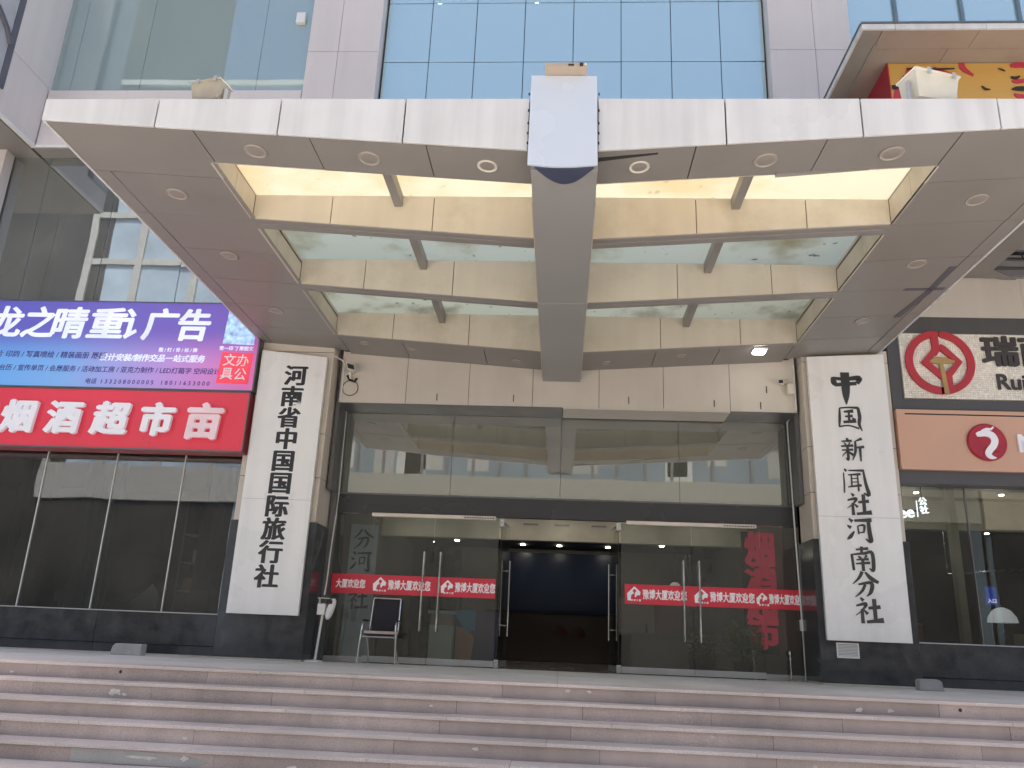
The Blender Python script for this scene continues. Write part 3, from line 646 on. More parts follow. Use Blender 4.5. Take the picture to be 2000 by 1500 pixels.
for x, lab in fl:
    p = (x, 6.475+.0*abs(x), zs(x)-.002)
    if 'white rimmed' in lab: make_downlight(lab, p, .088, M_DIFF, GR, M_OFFW)
    elif d0 is None: d0 = make_downlight(lab, p, .10, M_DIFF, GR); o = d0
    else: o = copy_tree(d0, p); o['label'] = lab
for s, nm in ((-1, 'left'), (1, 'right')):
    for y, w_ in ((7.39, 'nearest the front edge'), (8.82, 'middle one of three'), (10.56, 'rearmost one above the white sign')):
        x = 4.06*s+.0; p = (x-.03, y, zs(x-.03)-.002); o = copy_tree(d0, p); o['label'] = 'round soffit downlight on the %s canopy strip, %s' % (nm, w_)
GR2 = 'small downlights over the doors'
d1 = None
for x, y, lab in ((-3.05, 11.6, 'small white downlight at the left end above the security camera'), (-2.33, 11.7, 'flush dim downlight second from left over the doors'), (-.73, 11.85, 'small downlight over the doors left of the centre beam'), (.64, 11.83, 'small downlight over the doors right of the centre beam'), (1.75, 11.66, 'dark recessed downlight next to the lit lamp over the doors')):
    p = (x, y, zs(x)-.002)
    if d1 is None: d1 = make_downlight(lab, p, .065, M_DIFF, GR2)
    else: o = copy_tree(d1, p); o['label'] = lab
t = thing('ceiling_lamp', 'brightly lit white square lamp in the soffit right of the doors', 'ceiling light', (2.87, 11.56, zs(2.87)))
mb = MB(); mb.box(2.765, 2.975, 11.45, 11.67, zs(2.87)-.03, zs(2.87)+.0); mb.build('lamp_body', M_WHITE, t, bevel=.01)
mb = MB(); mb.box(2.785, 2.955, 11.47, 11.65, zs(2.87)-.055, zs(2.87)-.031); mb.build('lens', M_LED, t, bevel=.012)

def floodlight(label, x, y, z, s, rot, m):
    t = thing('floodlight', label, 'floodlight', (x, y, z), 'floodlights on the canopy edge')
    R = Matrix.Translation((x, y, z)) @ Matrix.Rotation(rot, 4, 'Z')
    def P(l): return [R @ Vector(q)*1 for q in l]
    mb = MB()   # tapered housing leaning back, open lens side up and to the rear
    mb.hexa(P([(-.17*s, -.04, .05*s), (.17*s, -.04, .05*s), (.15*s, .16*s, .02*s), (-.15*s, .16*s, .02*s), (-.20*s, -.07, .27*s), (.20*s, -.07, .27*s), (.21*s, .13*s, .25*s), (-.21*s, .13*s, .25*s)]))
    mb.hexa(P([(-.21*s, -.085, .265*s), (.21*s, -.085, .265*s), (.22*s, .145*s, .25*s), (-.22*s, .145*s, .25*s), (-.21*s, -.085, .285*s), (.21*s, -.085, .285*s), (.22*s, .145*s, .27*s), (-.22*s, .145*s, .27*s)]))
    mb.build('housing', m, t, bevel=.008)
    mb = MB()
    for sx in (-.22*s, .22*s): mb.hexa(P([(sx-.006, .0, 0), (sx+.006, .0, 0), (sx+.006, .04, 0), (sx-.006, .04, 0), (sx-.006, .0, .2*s), (sx+.006, .0, .2*s), (sx+.006, .04, .2*s), (sx-.006, .04, .2*s)]))
    mb.hexa(P([(-.22*s, 0, .0), (.22*s, 0, .0), (.22*s, .04, .0), (-.22*s, .04, .0), (-.22*s, 0, .012), (.22*s, 0, .012), (.22*s, .04, .012), (-.22*s, .04, .012)]))
    for sx in (-.1*s, .13*s): mb.hexa(P([(sx, -.092, .24*s), (sx+.03, -.092, .24*s), (sx+.03, -.08, .24*s), (sx, -.08, .24*s), (sx, -.092, .295*s), (sx+.03, -.092, .295*s), (sx+.03, -.08, .295*s), (sx, -.08, .295*s)]))
    mb.build('bracket', M_ALU, t)
    mb = MB(); mb.tube([tuple(R @ Vector(q)) for q in smooth_pts([(.1*s, .16*s, .06*s), (.25*s, .25*s, .02), (.5*s, .3*s, .012), (.8*s, .45*s, .012)], 5)], .008, 6); mb.build('cable', M_BLACK, t)
floodlight('dusty cream floodlight on the left end of the canopy edge', -3.35, 6.28, ZT, .80, -.25, mat('dusty_cream', (.42, .385, .315), .6, .08, 6, dirt=.3))
floodlight('cream floodlight in front of the yellow billboard on the canopy edge', 3.2, 6.3, ZT, 1.12, .30, M_OFFW)
t = thing('light_fixture', 'flat tan light box lying on top of the white end plate', 'light fixture', (-.04, 6.14, 5.19))
mb = MB(); mb.box(-.225, .145, 6.02, 6.28, 5.196, 5.245); mb.build('housing', mat('tan_metal', (.46, .38, .30), .5), t, bevel=.006)
mb = MB(); mb.box(.08, .11, 6.01, 6.02, 5.205, 5.235); mb.box(-.02, .03, 6.012, 6.02, 5.21, 5.225); mb.box(.122, .14, 6.012, 6.02, 5.215, 5.232, 1); mb.build('connector', [M_GAP, M_WHITE], t)

# ================================================================== SIGNS
def sign_board(label, x0, x1, z0, zl, zr, zj):
    t = thing('vertical_sign', label, 'sign', ((x0+x1)/2, 11.9, z0), 'tall white signs on the entrance columns')
    mb = MB(); y0, y1 = 11.885, 11.955
    mb.box(x0, x1, y0, y1, z0, zj-.003)
    mb.hexa([(x0, y0, zj+.003), (x1, y0, zj+.003), (x1, y1, zj+.003), (x0, y1, zj+.003), (x0, y0, zl), (x1, y0, zr), (x1, y1, zr), (x0, y1, zl)])
    mb.box(x0+.01, x1-.01, y0+.01, y1+.006, z0+.01, min(zl, zr)-.01, 1)
    mb.build('board', [M_SIGNW, M_ALU], t, bevel=.003)
    return t
t = sign_board('white column sign left of the doors with bold printed black characters', -4.735, -3.69, .615, 4.60, 4.50, 2.26)
mb = MB()
for ch, x, z in zip('河南省中国国际旅行社', (-4.148, -4.172, -4.176, -4.174, -4.18, -4.184, -4.19, -4.193, -4.197, -4.21), (4.153, 3.813, 3.476, 3.142, 2.803, 2.466, 2.122, 1.784, 1.452, 1.105)):
    text_mb(mb, ch, x, z+.01, .345, 11.883, .006, .044, wscale=1.04)
mb.build('lettering', M_INK, t)
t = sign_board('white column sign right of the doors with brush calligraphy characters', 3.655, 4.785, .575, 4.66, 4.72, 2.26)
BR = {
 '中': [[(12,86,8),(15,68,14),(26,57,6)],[(12,82,8),(50,80,9),(94,84,13),(86,66,10)],[(18,60,9),(50,63,9),(84,66,9)],[(50,102,22),(50,55,21),(49,25,16),(48,-4,3)]],
 '国': [[(12,94,6),(10,55,8),(6,15,6)],[(12,95,6),(50,99,7),(88,97,9)],[(86,98,9),(90,60,11),(86,28,9),(96,0,3)],[(7,17,7),(45,22,6),(84,10,7)],[(28,80,7),(66,84,12)],[(32,60,6),(62,63,9)],[(48,82,7),(47,38,8)],[(24,36,8),(74,42,12)],[(60,54,5),(70,46,9)]],
 '新': [[(28,99,6),(34,89,9)],[(8,84,5),(50,87,8)],[(18,79,4),(24,68,7)],[(42,79,7),(34,68,4)],[(4,62,7),(54,66,9)],[(6,45,5),(52,48,8)],[(30,62,8),(30,5,8),(20,11,3)],[(27,42,6),(6,18,3)],[(33,40,5),(52,24,9)],[(92,97,10),(62,84,4)],[(64,84,7),(62,40,8),(48,2,3)],[(64,57,6),(99,61,9)],[(82,58,9),(82,-2,5)]],
 '闻': [[(12,99,6),(20,90,9)],[(8,84,4),(8,40,6),(6,2,5)],[(28,93,5),(88,94,8)],[(86,94,7),(92,40,9),(100,-4,11),(80,4,3)],[(26,75,5),(74,79,8)],[(38,75,5),(37,26,6)],[(62,77,5),(62,10,7)],[(38,60,4),(61,61,4)],[(38,46,4),(61,47,4)],[(22,26,5),(74,34,8)]],
 '社': [[(22,99,7),(33,88,11)],[(4,68,7),(42,76,11),(24,50,6),(0,32,3)],[(25,56,8),(25,2,11)],[(32,52,6),(46,38,10)],[(50,60,8),(96,66,12)],[(74,96,12),(74,14,11)],[(40,8,9),(72,12,11),(104,16,16)]],
 '河': [[(8,96,6),(22,84,12)],[(0,68,5),(14,58,12)],[(-4,10,4),(10,22,12),(26,44,5)],[(30,88,8),(100,92,13)],[(42,66,6),(44,32,6)],[(42,66,5),(68,69,8),(64,38,6)],[(44,38,5),(64,41,6)],[(86,90,11),(88,40,13),(90,4,13),(70,14,3)]],
 '南': [[(26,88,7),(76,94,10)],[(50,101,9),(48,72,8)],[(8,70,8),(12,4,8)],[(12,68,7),(60,74,9),(90,76,11),(90,8,11),(74,14,3)],[(34,62,6),(44,52,9)],[(68,66,8),(58,54,4)],[(26,47,6),(74,51,9)],[(22,31,6),(78,36,9)],[(50,50,9),(50,2,9)]],
 '分': [[(42,97,10),(28,72,8),(2,48,3)],[(54,95,7),(74,72,13),(102,56,9)],[(24,47,7),(74,54,11),(70,20,11),(52,2,3)],[(50,48,8),(36,22,8),(8,-2,3)]]}
mb = MB()
for ch, px_, zc_, s in (('中', 4.186, 4.175, .47), ('国', 4.206, 3.70, .36), ('新', 4.205, 3.245, .34), ('闻', 4.201, 2.775, .36), ('社', 4.223, 2.44, .32), ('河', 4.213, 2.08, .34), ('南', 4.213, 1.675, .34), ('分', 4.219, 1.34, .35), ('社', 4.235, .98, .35)):
    for k, st in enumerate(BR[ch]): ribbon(mb, [(a_, b_, w_*(1.25 if w_ > 7 else .95)) for a_, b_, w_ in st], px_-.5*s, zc_-.5*s, s/100, 11.876-.0006*k, .012+.0006*k, sub=5)
mb.build('lettering', M_INKG, t)

# ---- lightbox billboard, left
def design_purple():
    m, nt, p = base_mat('printed_lightbox'); L = nt.links
    tc = N(nt, 'ShaderNodeTexCoord'); sx = N(nt, 'ShaderNodeSeparateXYZ'); L.new(tc.outputs['Generated'], sx.inputs[0])
    def ramp(sock, st):
        r = N(nt, 'ShaderNodeValToRGB'); e = r.color_ramp.elements
        while len(e) < len(st): e.new(.5)
        for q, (ps, c) in zip(e, st): q.position = ps; q.color = (*c, 1)
        L.new(sock, r.inputs[0]); return r.outputs[0]
    top = ramp(sx.outputs[0], [(0, (.09, .11, .54)), (.55, (.17, .14, .56)), (.9, (.21, .13, .54)), (1, (.40, .12, .46))])
    bot = ramp(sx.outputs[0], [(0, (.08, .38, .86)), (.45, (.22, .46, .86)), (.75, (.55, .32, .74)), (1, (.80, .20, .54))])
    f = N(nt, 'ShaderNodeMapRange', interpolation_type='SMOOTHSTEP'); f.inputs[1].default_value = .25; f.inputs[2].default_value = .72; L.new(sx.outputs[2], f.inputs[0])
    mx = N(nt, 'ShaderNodeMix', data_type='RGBA'); L.new(f.outputs[0], mx.inputs[0]); L.new(bot, mx.inputs[6]); L.new(top, mx.inputs[7])
    L.new(mx.outputs[2], p.inputs['Base Color']); L.new(mx.outputs[2], p.inputs['Emission Color']); p.inputs['Emission Strength'].default_value = .06; p.inputs['Roughness'].default_value = .35
    return m
t = thing('billboard', 'purple and blue printed lightbox advert above the red shop sign', 'billboard', (-7.5, 11.8, 3.88))
mb = MB(); mb.box(-10.4, -4.78, 11.80, 11.815, 3.905, 5.335); mb.build('printed_face', design_purple(), t)
mb = MB(); mb.box(-10.42, -4.765, 11.816, 12.05, 3.885, 5.35); mb.box(-10.42, -4.765, 11.79, 11.816, 3.885, 3.903); mb.box(-4.778, -4.76, 11.79, 11.816, 3.885, 5.35); mb.box(-10.42, -4.765, 11.79, 11.816, 5.337, 5.35)
mb.build('frame', M_GREYMET, t)
mb = MB()
for ch, x, w_ in (('龙', -8.98, 1.), ('之', -8.42, 1.), ('晴', -7.93, 1.05), ('重', -7.30, 1.1), ('讠', -6.80, 1.0), ('广', -6.42, 1.), ('告', -5.88, 1.)):
    text_mb(mb, ch, x, 4.925, .56, 11.797, .004, .034, wscale=w_, shear=.10)
text_mb(mb, '设计安装/制作交品一站式服务', -6.45, 4.39, .128, 11.797, .003, .03, shear=.2)
text_mb(mb, '图 / 灯 / 背 / 标 / 牌', -6.05, 4.535, .075, 11.797, .003, .02)
text_mb(mb, '第一印 丁厚图文', -5.12, 4.58, .075, 11.797, .003, .02)
mb.build('lettering', mat('white_print', (.72, .76, .92), .4, emis=.2), t)
mb = MB()
text_mb(mb, '名片 印刷 / 写真喷绘 / 精装画册 展板', -8.16, 4.415, .118, 11.797, .003, .012, shear=.1)
text_mb(mb, '月历台历 / 宣传单页 / 会展服务 / 活动加工房 / 亚克力制作 / LED灯箱字 空间设计', -7.22, 4.19, .108, 11.797, .003, .012, shear=.1)
text_mb(mb, '电话  1 3 3 2 0 8 0 0 0 0 0 5    1 8 0 1 1 6 5 3 0 0 0', -6.46, 3.995, .095, 11.797, .003, .010, shear=.1)
mb.build('lettering', mat('navy_print', (.05, .04, .22), .4, emis=.1), t)
mb = MB(); mb.hexa([(-5.36, 11.792, 4.015), (-4.86, 11.792, 4.005), (-4.86, 11.799, 4.005), (-5.36, 11.799, 4.015), (-5.33, 11.792, 4.52), (-4.84, 11.792, 4.505), (-4.84, 11.799, 4.505), (-5.33, 11.799, 4.52)])
rb = mb.build('red_panel', mat('red_print', (.80, .06, .10), .4, emis=.22), t)
mb = MB()
for ch, x, z in (('文', -5.20, 4.375), ('办', -4.99, 4.37), ('具', -5.215, 4.155), ('公', -5.0, 4.145)): text_mb(mb, ch, x, z, .21, 11.789, .003, .004, shear=.05)
mb.build('lettering', M_LETW, rb)
mb = MB(); mb.hexa([(-5.35, 11.793, 4.66), (-4.85, 11.793, 4.645), (-4.85, 11.799, 4.645), (-5.35, 11.799, 4.66), (-5.32, 11.793, 5.23), (-4.84, 11.793, 5.22), (-4.84, 11.799, 5.22), (-5.32, 11.799, 5.23)])
mb.build('photo_panel', mat('pale_blue_print', (.36, .52, .80), .4, .35, 9, emis=.25), t)
# ---- red shop sign
t = thing('shop_sign', 'red shop sign with raised white characters above the left shop window', 'sign', (-7.5, 11.75, 2.93))
mb = MB(); mb.box(-10.4, -4.80, 11.78, 11.80, 2.95, 3.855); mb.build('sign_face', M_RED, t)
mb = MB(); mb.box(-10.42, -4.79, 11.801, 12.1, 2.93, 3.87, 0); mb.box(-10.42, -4.795, 11.77, 11.80, 2.925, 2.948, 1); mb.box(-4.80, -4.785, 11.77, 11.80, 2.925, 3.87, 1); mb.box(-10.42, -4.795, 11.77, 11.80, 3.857, 3.872, 1)
mb.build('frame', [M_REDDK, M_GREYMET], t)
mb = MB()
for ch, x, w_, h_ in (('烟', -8.34, 1.02, .53), ('酒', -7.62, 1.02, .53), ('超', -6.88, 1.05, .53), ('市', -6.16, 1.02, .53)): text_mb(mb, ch, x, 3.345, h_, 11.68, .06, .050, wscale=w_, shear=.08)
mb.build('lettering', M_LETW, t)
mb = MB(); text_mb(mb, '亩', -5.43, 3.33, .58, 11.68, .06, .048, wscale=1, shear=.08); mb.build('lettering', mat('pink_white_letter', (.80, .62, .66), .35, emis=.06), t, label='last character on the red sign, pinkish and washed out')

# ---- right-hand signs
t = thing('shop_sign', 'white mosaic tiled sign with round red emblem and dark characters', 'sign', (7, 11.95, 4.06))
mb = MB()
nx_, nz_ = 70, 30; x0, x1, z0, z1 = 5.07, 10.0, 4.075, 5.11; sx = .034
i = 0; x = x0
while x < 7.4:
    z = z0
    while z+sx < z1: mb.box(x+.003, x+sx-.003, 11.972+random.uniform(0, .002), 11.985, z+.003, z+sx-.003, 0 if random.random() > .25 else 2); z += sx
    x += sx
mb.box(x0, x1, 11.985, 12.05, z0, z1, 1)
mb.build('mosaic_panel', [mat('white_mosaic', (.90, .86, .78), .4, island=.10), mat('mosaic_grout', (.66, .61, .54), .7), mat('white_mosaic_pale', (.86, .83, .76), .35, island=.1)], t)
CX, CZ, R_ = 5.625, 4.635, .50
mb = MB()
def arc(a0, a1, r, wd, n=40): return [(r*math.sin(math.radians(a0+(a1-a0)*i/n)), r*math.cos(math.radians(a0+(a1-a0)*i/n)), wd) for i in range(n+1)]
rg = arc(4, 184, .45, .105); rg[0] = (rg[0][0], rg[0][1], .05); rg[1] = (*rg[1][:2], .085)
ribbon(mb, rg, CX, CZ, 1, 11.93, .04, curved=False); ribbon(mb, arc(180, 354, .45, .11), CX, CZ, 1, 11.93, .04, curved=False)
ribbon(mb, [(-.045, .49, .11), (-.04, .19, .11), (-.225, .0, .11), (.02, -.235, .10)], CX, CZ, 1, 11.9285, .04, curved=False)
ribbon(mb, [(-.045, .235, .108), (-.04, .19, .11), (-.075, .15, .11)], CX, CZ, 1, 11.9283, .04, curved=False)
ribbon(mb, [(.015, .27, .05), (.06, .22, .10), (.275, .0, .105), (.10, -.20, .105), (.095, -.46, .105)], CX, CZ, 1, 11.9281, .04, curved=False)
mb.build('emblem', mat('emblem_red', (.46, .035, .05), .4), t)
mb = MB(); ribbon(mb, [(.005, .04, .05), (.02, -.2, .065), (.045, -.5, .065)], CX, CZ, 1, 11.922, .03, curved=False)
ribbon(mb, [(-.15, .0, .03), (-.05, .02, .10), (.08, .02, .09), (.21, .0, .03)], CX, CZ, 1, 11.9215, .03)
mb.build('gold_key', mat('gold_paint', (.42, .28, .11), .4), t)
mb = MB()
text_mb(mb, '瑞丽', 6.80, 4.795, .50, 11.94, .035, .030, align='CENTER', wscale=1.1)
text_mb(mb, 'Ruili', 6.70, 4.335, .34, 11.94, .035, .012)
mb.build('lettering', mat('brown_black_letter', (.055, .045, .045), .4), t)
t = thing('shop_sign', 'terracotta coloured sign with a round red badge above the right shop window', 'sign', (7, 11.95, 2.98))
mb = MB(); mb.box(4.90, 11, 11.93, 12.05, 2.985, 3.885); mb.box(5.02, 11, 11.924, 11.934, 3.805, 3.825, 1); mb.build('sign_face', [mat('terracotta', (.66, .40, .29), .5, .02, 1), M_GAP], t, bevel=.006)
t2 = MB(); BX_, BZ_ = 6.13, 3.405
t2.lathe([(0, -.05), (.262, -.05), (.275, -.035), (.275, .02), (0, .02)], (BX_, 11.93, BZ_), 48, axis='y'); bd = t2.build('badge', mat('badge_red', (.42, .025, .05), .35), t)
mb = MB(); ribbon(mb, [(-.15, .10, .05), (-.10, .115, .08), (-.02, .125, .09), (.06, .10, .10), (.095, .03, .10), (.07, -.05, .095), (.01, -.12, .09), (-.02, -.18, .085), (.02, -.225, .06), (.085, -.235, .012)], BX_, BZ_, 1, 11.87, .012)
ribbon(mb, [(-.06, .15, .06), (.0, .185, .045), (.06, .19, .03), (.10, .225, .02)], BX_, BZ_, 1, 11.869, .012)
mb.build('emblem', M_LETW, bd)
mb = MB(); text_mb(mb, 'M', 6.69, 3.39, .36, 11.89, .03, .03); mb.build('lettering', M_LETW, t)

# ---- upper right: billboard box under its own eave
t = thing('eave_canopy', 'panelled eave slab projecting over the yellow billboard', 'canopy', (7, 10.5, 8.16))
mb = MB(); ex = [3.775, 4.2, 5.35, 7.1, 9, 11]
for i in range(5): mb.box(ex[i]+.003, ex[i+1]-.003, 9.0, 9.03, 8.165, 8.245)
for a, b in ((9.03, 10.0), (10.0, 11.0), (11.0, 11.98)): mb.box(3.772, 3.80, a+.003, b-.003, 8.165, 8.245)
mb.box(3.77, 11, 8.985, 9.03, 8.247, 8.272, 1); mb.box(3.76, 3.80, 9.03, 11.99, 8.247, 8.272, 1)
mb.build('fascia', [M_FASCIA, M_GREYMET], t)
mb = MB(); mb.box(3.80, 11, 9.03, 11.98, 8.245, 8.262)
ey = [9.03, 9.38, 9.66]; 
for i in range(2):
    for a, b in ((4.05, 5.28-.25*i), (5.28-.25*i, 7.2), (7.2, 11)): mb.box(a+.003, b-.003, ey[i]+.003, ey[i+1]-.003, 8.165, 8.18)
mb.box(3.80, 4.045, 9.03, 11.98, 8.165, 8.18, 1); mb.box(4.045, 4.36, 9.66, 11.98, 8.168, 8.183)
mb.box(4.03, 4.075, 9.30, 11.98, 8.150, 8.166, 1)
mb.build('soffit', [mat('eave_soffit', (.37, .31, .265), .5, .04, 1.5, island=.04, dirt=.2), mat('eave_edge', (.30, .285, .26), .5)], t)
t = thing('billboard', 'yellow and red printed billboard under the upper right eave', 'billboard', (7, 9.66, 6.1))
mb = MB(); mb.box(4.35, 11, 9.66, 9.69, 6.08, 8.16); mb.build('printed_face', mat('yellow_print', (.60, .36, .10), .4, .04, .8), t)
mb = MB(); mb.box(4.335, 4.35, 9.655, 11.98, 6.08, 8.16); mb.build('side_panel', mat('red_side', (.42, .03, .05), .4), t)
M_REDP = mat('red_print_dull', (.50, .045, .075), .4); M_BLKP = mat('black_print', (.03, .025, .03), .4)
for k, p in enumerate(([(4.67, 8.055, .16), (4.63, 7.90, .19), (4.55, 7.76, .26), (4.50, 7.45, .30), (4.5, 6.6, .4)], [(5.07, 8.045, .26), (5.02, 7.93, .24), (4.97, 7.7, .3)], [(5.325, 8.158, .075), (5.34, 8.06, .08), (5.46, 7.955, .03)], [(5.97, 8.09, .03), (6.05, 8.12, .09), (6.5, 8.14, .1)], [(5.95, 7.86, .02), (6.02, 7.855, .06), (6.2, 7.88, .05)], [(5.95, 7.66, .02), (6.05, 7.60, .10), (6.4, 7.5, .2)])):
    mb = MB(); ribbon(mb, p, 0, 0, 1, 9.65-.001*k, .009); mb.build('red_patch', M_REDP, t)
for p in ([(4.585, 8.055, .03), (4.755, 8.065, .02)], [(4.52, 7.925, .035), (4.72, 7.925, .05)], [(4.36, 7.76, .06), (4.62, 7.765, .06)], [(4.92, 8.045, .035), (5.22, 8.06, .015)], [(5.79, 8.065, .008), (5.84, 8.04, .022), (5.88, 8.015, .008)], [(5.54, 7.78, .012), (5.585, 7.73, .035), (5.645, 7.725, .012)], [(5.94, 7.92, .03), (6.0, 7.905, .045), (6.06, 7.935, .02)], [(5.925, 7.725, .015), (6.02, 7.735, .07), (6.3, 7.73, .06)]):
    mb = MB(); ribbon(mb, p, 0, 0, 1, 9.638, .008); mb.build('black_patch', M_BLKP, t)

# ================================================================== SMALL THINGS OUTSIDE
def banner(name_label, x0, x1, items):
    t = thing('door_banner', name_label, 'banner', ((x0+x1)/2, 12.78, .99), 'red welcome strips on the glass doors')
    mb = MB(); mb.box(x0, x1, 12.778, 12.782, .995, 1.285); mb.build('strip', M_BANNER, t)
    mb = MB()
    for x, w_ in items:
        z = 1.135; s = .20*w_
        ribbon(mb, [(-.42, -.45, .1), (-.42, .05, .12), (-.48, .02, .1)], x, z, s, 12.774, .003, curved=False)
        ribbon(mb, [(-.55, .0, .12), (.0, .52, .16), (.42, .10, .2)], x, z, s, 12.7738, .003, curved=False)
        ribbon(mb, [(-.40, -.45, .24), (-.38, .0, .3), (-.1, .2, .25)], x, z, s, 12.7737, .003)
        ribbon(mb, [(.05, -.2, .06), (.2, .1, .3), (.42, -.02, .12)], x, z, s, 12.7736, .003)
        text_mb(mb, '豫 博 大 厦', x+.02, z-.085, .032, 12.774, .002, .02)
        text_mb(mb, '豫博大厦欢迎您', x+.46*w_, z-.005, .155, 12.774, .003, .022, wscale=.62*w_)
    mb.build('lettering', M_LETW, t)
banner('red welcome strip across the doors left of the open doorway', -3.50, -.968, [(-2.74, .98), (-1.70, .92)])
o = banner('red welcome strip across the doors right of the open doorway', .985, 3.58, [(1.13, .98), (2.13, .98), (3.02, .78)])
lb = MB(); text_mb(lb, '大厦欢迎您', -3.20, 1.13, .14, 12.774, .003, .02, wscale=.66)
lt = [q for q in bpy.data.objects if q.name.startswith('door_banner')][0]
lb.build('lettering', M_LETW, lt)
# conduits
t = MB().tube(smooth_pts([(-3.60, 11.98, 4.55), (-3.505, 12.16, 4.53), (-3.49, 12.185, 4.42)], 4)+[(-3.49, 12.185, 3.90), (-3.525, 12.70, 3.87), (-3.515, 12.73, 2.5)]+smooth_pts([(-3.515, 12.70, 2.2), (-3.50, 12.55, 1.6), (-3.44, 12.3, 1.15), (-3.41, 12.14, .93)], 5), .011, 8).build('cable', M_WHITE)
tag(t, 'white cable running down the left side of the entrance to the dispenser', 'cable')
mb = MB(); mb.tube([(3.53, 12.185, 4.62), (3.53, 12.185, 3.91), (3.525, 12.70, 3.85), (3.545, 12.73, 2.4), (3.565, 12.73, .86)], .013, 8); mb.tube([(3.565, 12.73, .7), (3.57, 12.73, .02)], .008, 8)
c = mb.build('cable_conduit', M_WHITE); tag(c, 'white conduit with a switch box down the right side of the entrance', 'conduit')
mb = MB(); mb.box(3.53, 3.60, 12.69, 12.745, .70, .86); mb.build('switch_box', M_WHITE, c, bevel=.005)
mb = MB(); mb.box(3.36, 3.57, 12.70, 12.74, .0, .02); mb.tube([(3.365, 12.72, .0), (3.365, 12.72, .38)], .013, 8); mb.lathe([(0, 0), (.03, 0), (.03, .05), (0, .05)], (3.365, 12.72, .36), 12); mb.build('foot_bracket', M_STEEL, c)
# security cameras
t = thing('security_camera', 'white security camera with looped black cable in the upper left entrance corner', 'camera', (-3.33, 12.15, 4.33))
mb = MB(); p = [(-3.40, 11.98, 4.40), (-3.30, 11.93, 4.40), (-3.26, 12.16, 4.36), (-3.36, 12.20, 4.36)]
mb.hexa([(-3.37, 11.93, 4.335), (-3.25, 11.98, 4.315), (-3.33, 12.18, 4.33), (-3.42, 12.14, 4.345), (-3.40, 11.92, 4.44), (-3.27, 11.97, 4.42), (-3.34, 12.18, 4.42), (-3.43, 12.14, 4.43)])
mb.tube([(-3.36, 12.08, 4.34), (-3.36, 12.14, 4.25), (-3.36, 12.195, 4.25)], .02, 8); mb.build('housing', M_OFFW, t, bevel=.01)
mb = MB(); mb.hexa([(-3.355, 11.925, 4.345), (-3.262, 11.963, 4.33), (-3.262, 11.966, 4.33), (-3.355, 11.928, 4.345), (-3.375, 11.915, 4.42), (-3.28, 11.955, 4.405), (-3.28, 11.958, 4.405), (-3.375, 11.918, 4.42)]); mb.build('lens', M_BLACK, t)
mb = MB(); mb.tube([(-3.36+.125*math.sin(a/20*2*math.pi), 12.19, 4.10+.125*math.cos(a/20*2*math.pi)) for a in range(21)], .006, 6, cap=False); mb.tube([(-3.42, 12.18, 4.3), (-3.37, 12.15, 4.22), (-3.30, 12.18, 4.20), (-3.27, 12.19, 4.26)], .02, 6); mb.build('cable_loop', M_BLACK, t)
t = thing('security_camera', 'small white camera on a bracket in the upper right entrance corner', 'camera', (3.45, 12.15, 4.3))
mb = MB(); mb.box(3.40, 3.50, 12.10, 12.2, 4.14, 4.30); mb.hexa([(3.24, 12.02, 4.27), (3.32, 12.02, 4.25), (3.36, 12.16, 4.27), (3.28, 12.16, 4.29), (3.24, 12.02, 4.34), (3.32, 12.02, 4.32), (3.36, 12.16, 4.33), (3.28, 12.16, 4.35)]); mb.tube([(3.32, 12.14, 4.3), (3.42, 12.17, 4.38), (3.45, 12.2, 4.38)], .012, 6)
mb.build('housing', M_OFFW, t, bevel=.008); mb = MB(); mb.box(3.25, 3.31, 12.012, 12.02, 4.275, 4.325); mb.build('lens', M_BLACK, t)
# chair
t = thing('chair', 'black mesh conference chair with chrome arms outside the left glass door', 'chair', (-2.55, 12.45, 0))
mb = MB()
for x in (-2.86, -2.31):
    s = 1 if x < -2.6 else -1
    mb.tube(smooth_pts([(x, 12.20, .0), (x+.015*s, 12.205, .30), (x+.03*s, 12.215, .50), (x+.03*s, 12.26, .575), (x+.03*s, 12.36, .59), (x+.035*s, 12.52, .585)], 5), .0125, 8)
    mb.tube(smooth_pts([(x+.05*s, 12.70, .0), (x+.07*s, 12.56, .22), (x+.05*s, 12.42, .42)], 5), .0125, 8)
    mb.tube(smooth_pts([(x+.06*s, 12.44, .38), (x+.06*s, 12.56, .45), (x+.065*s, 12.62, .70), (x+.07*s, 12.665, .93)], 5), .0125, 8)
mb.tube([(-2.82, 12.22, .375), (-2.35, 12.22, .375)], .010, 8); mb.tube([(-2.79, 12.665, .93), (-2.38, 12.665, .93)], .0125, 8); mb.tube([(-2.80, 12.5, .37), (-2.37, 12.5, .37)], .01, 8)
mb.build('chrome_frame', M_CHROME, t)
mb = MB(); mb.hexa([(-2.80, 12.19, .40), (-2.37, 12.19, .40), (-2.38, 12.60, .375), (-2.79, 12.60, .375), (-2.80, 12.19, .45), (-2.37, 12.19, .45), (-2.38, 12.60, .43), (-2.79, 12.60, .43)]); mb.build('seat', M_FABRIC, t, bevel=.02)
mb = MB(); mb.box(-2.79, -2.30, 12.178, 12.19, .415, .455); mb.build('seat_edge', M_CUSH, t, bevel=.004)
mb = MB()
for i in range(6):
    a, b = i/6, (i+1)/6; f = lambda q: (12.58+.10*q+.03*math.sin(q*math.pi), .46+.47*q)
    (ya, za), (yb_, zb_) = f(a), f(b); mb.hexa([(-2.775, ya, za), (-2.395, ya, za), (-2.395, ya+.012, za), (-2.775, ya+.012, za), (-2.775, yb_, zb_), (-2.395, yb_, zb_), (-2.395, yb_+.012, zb_), (-2.775, yb_+.012, zb_)])
mb.build('backrest', M_FABRIC, t)
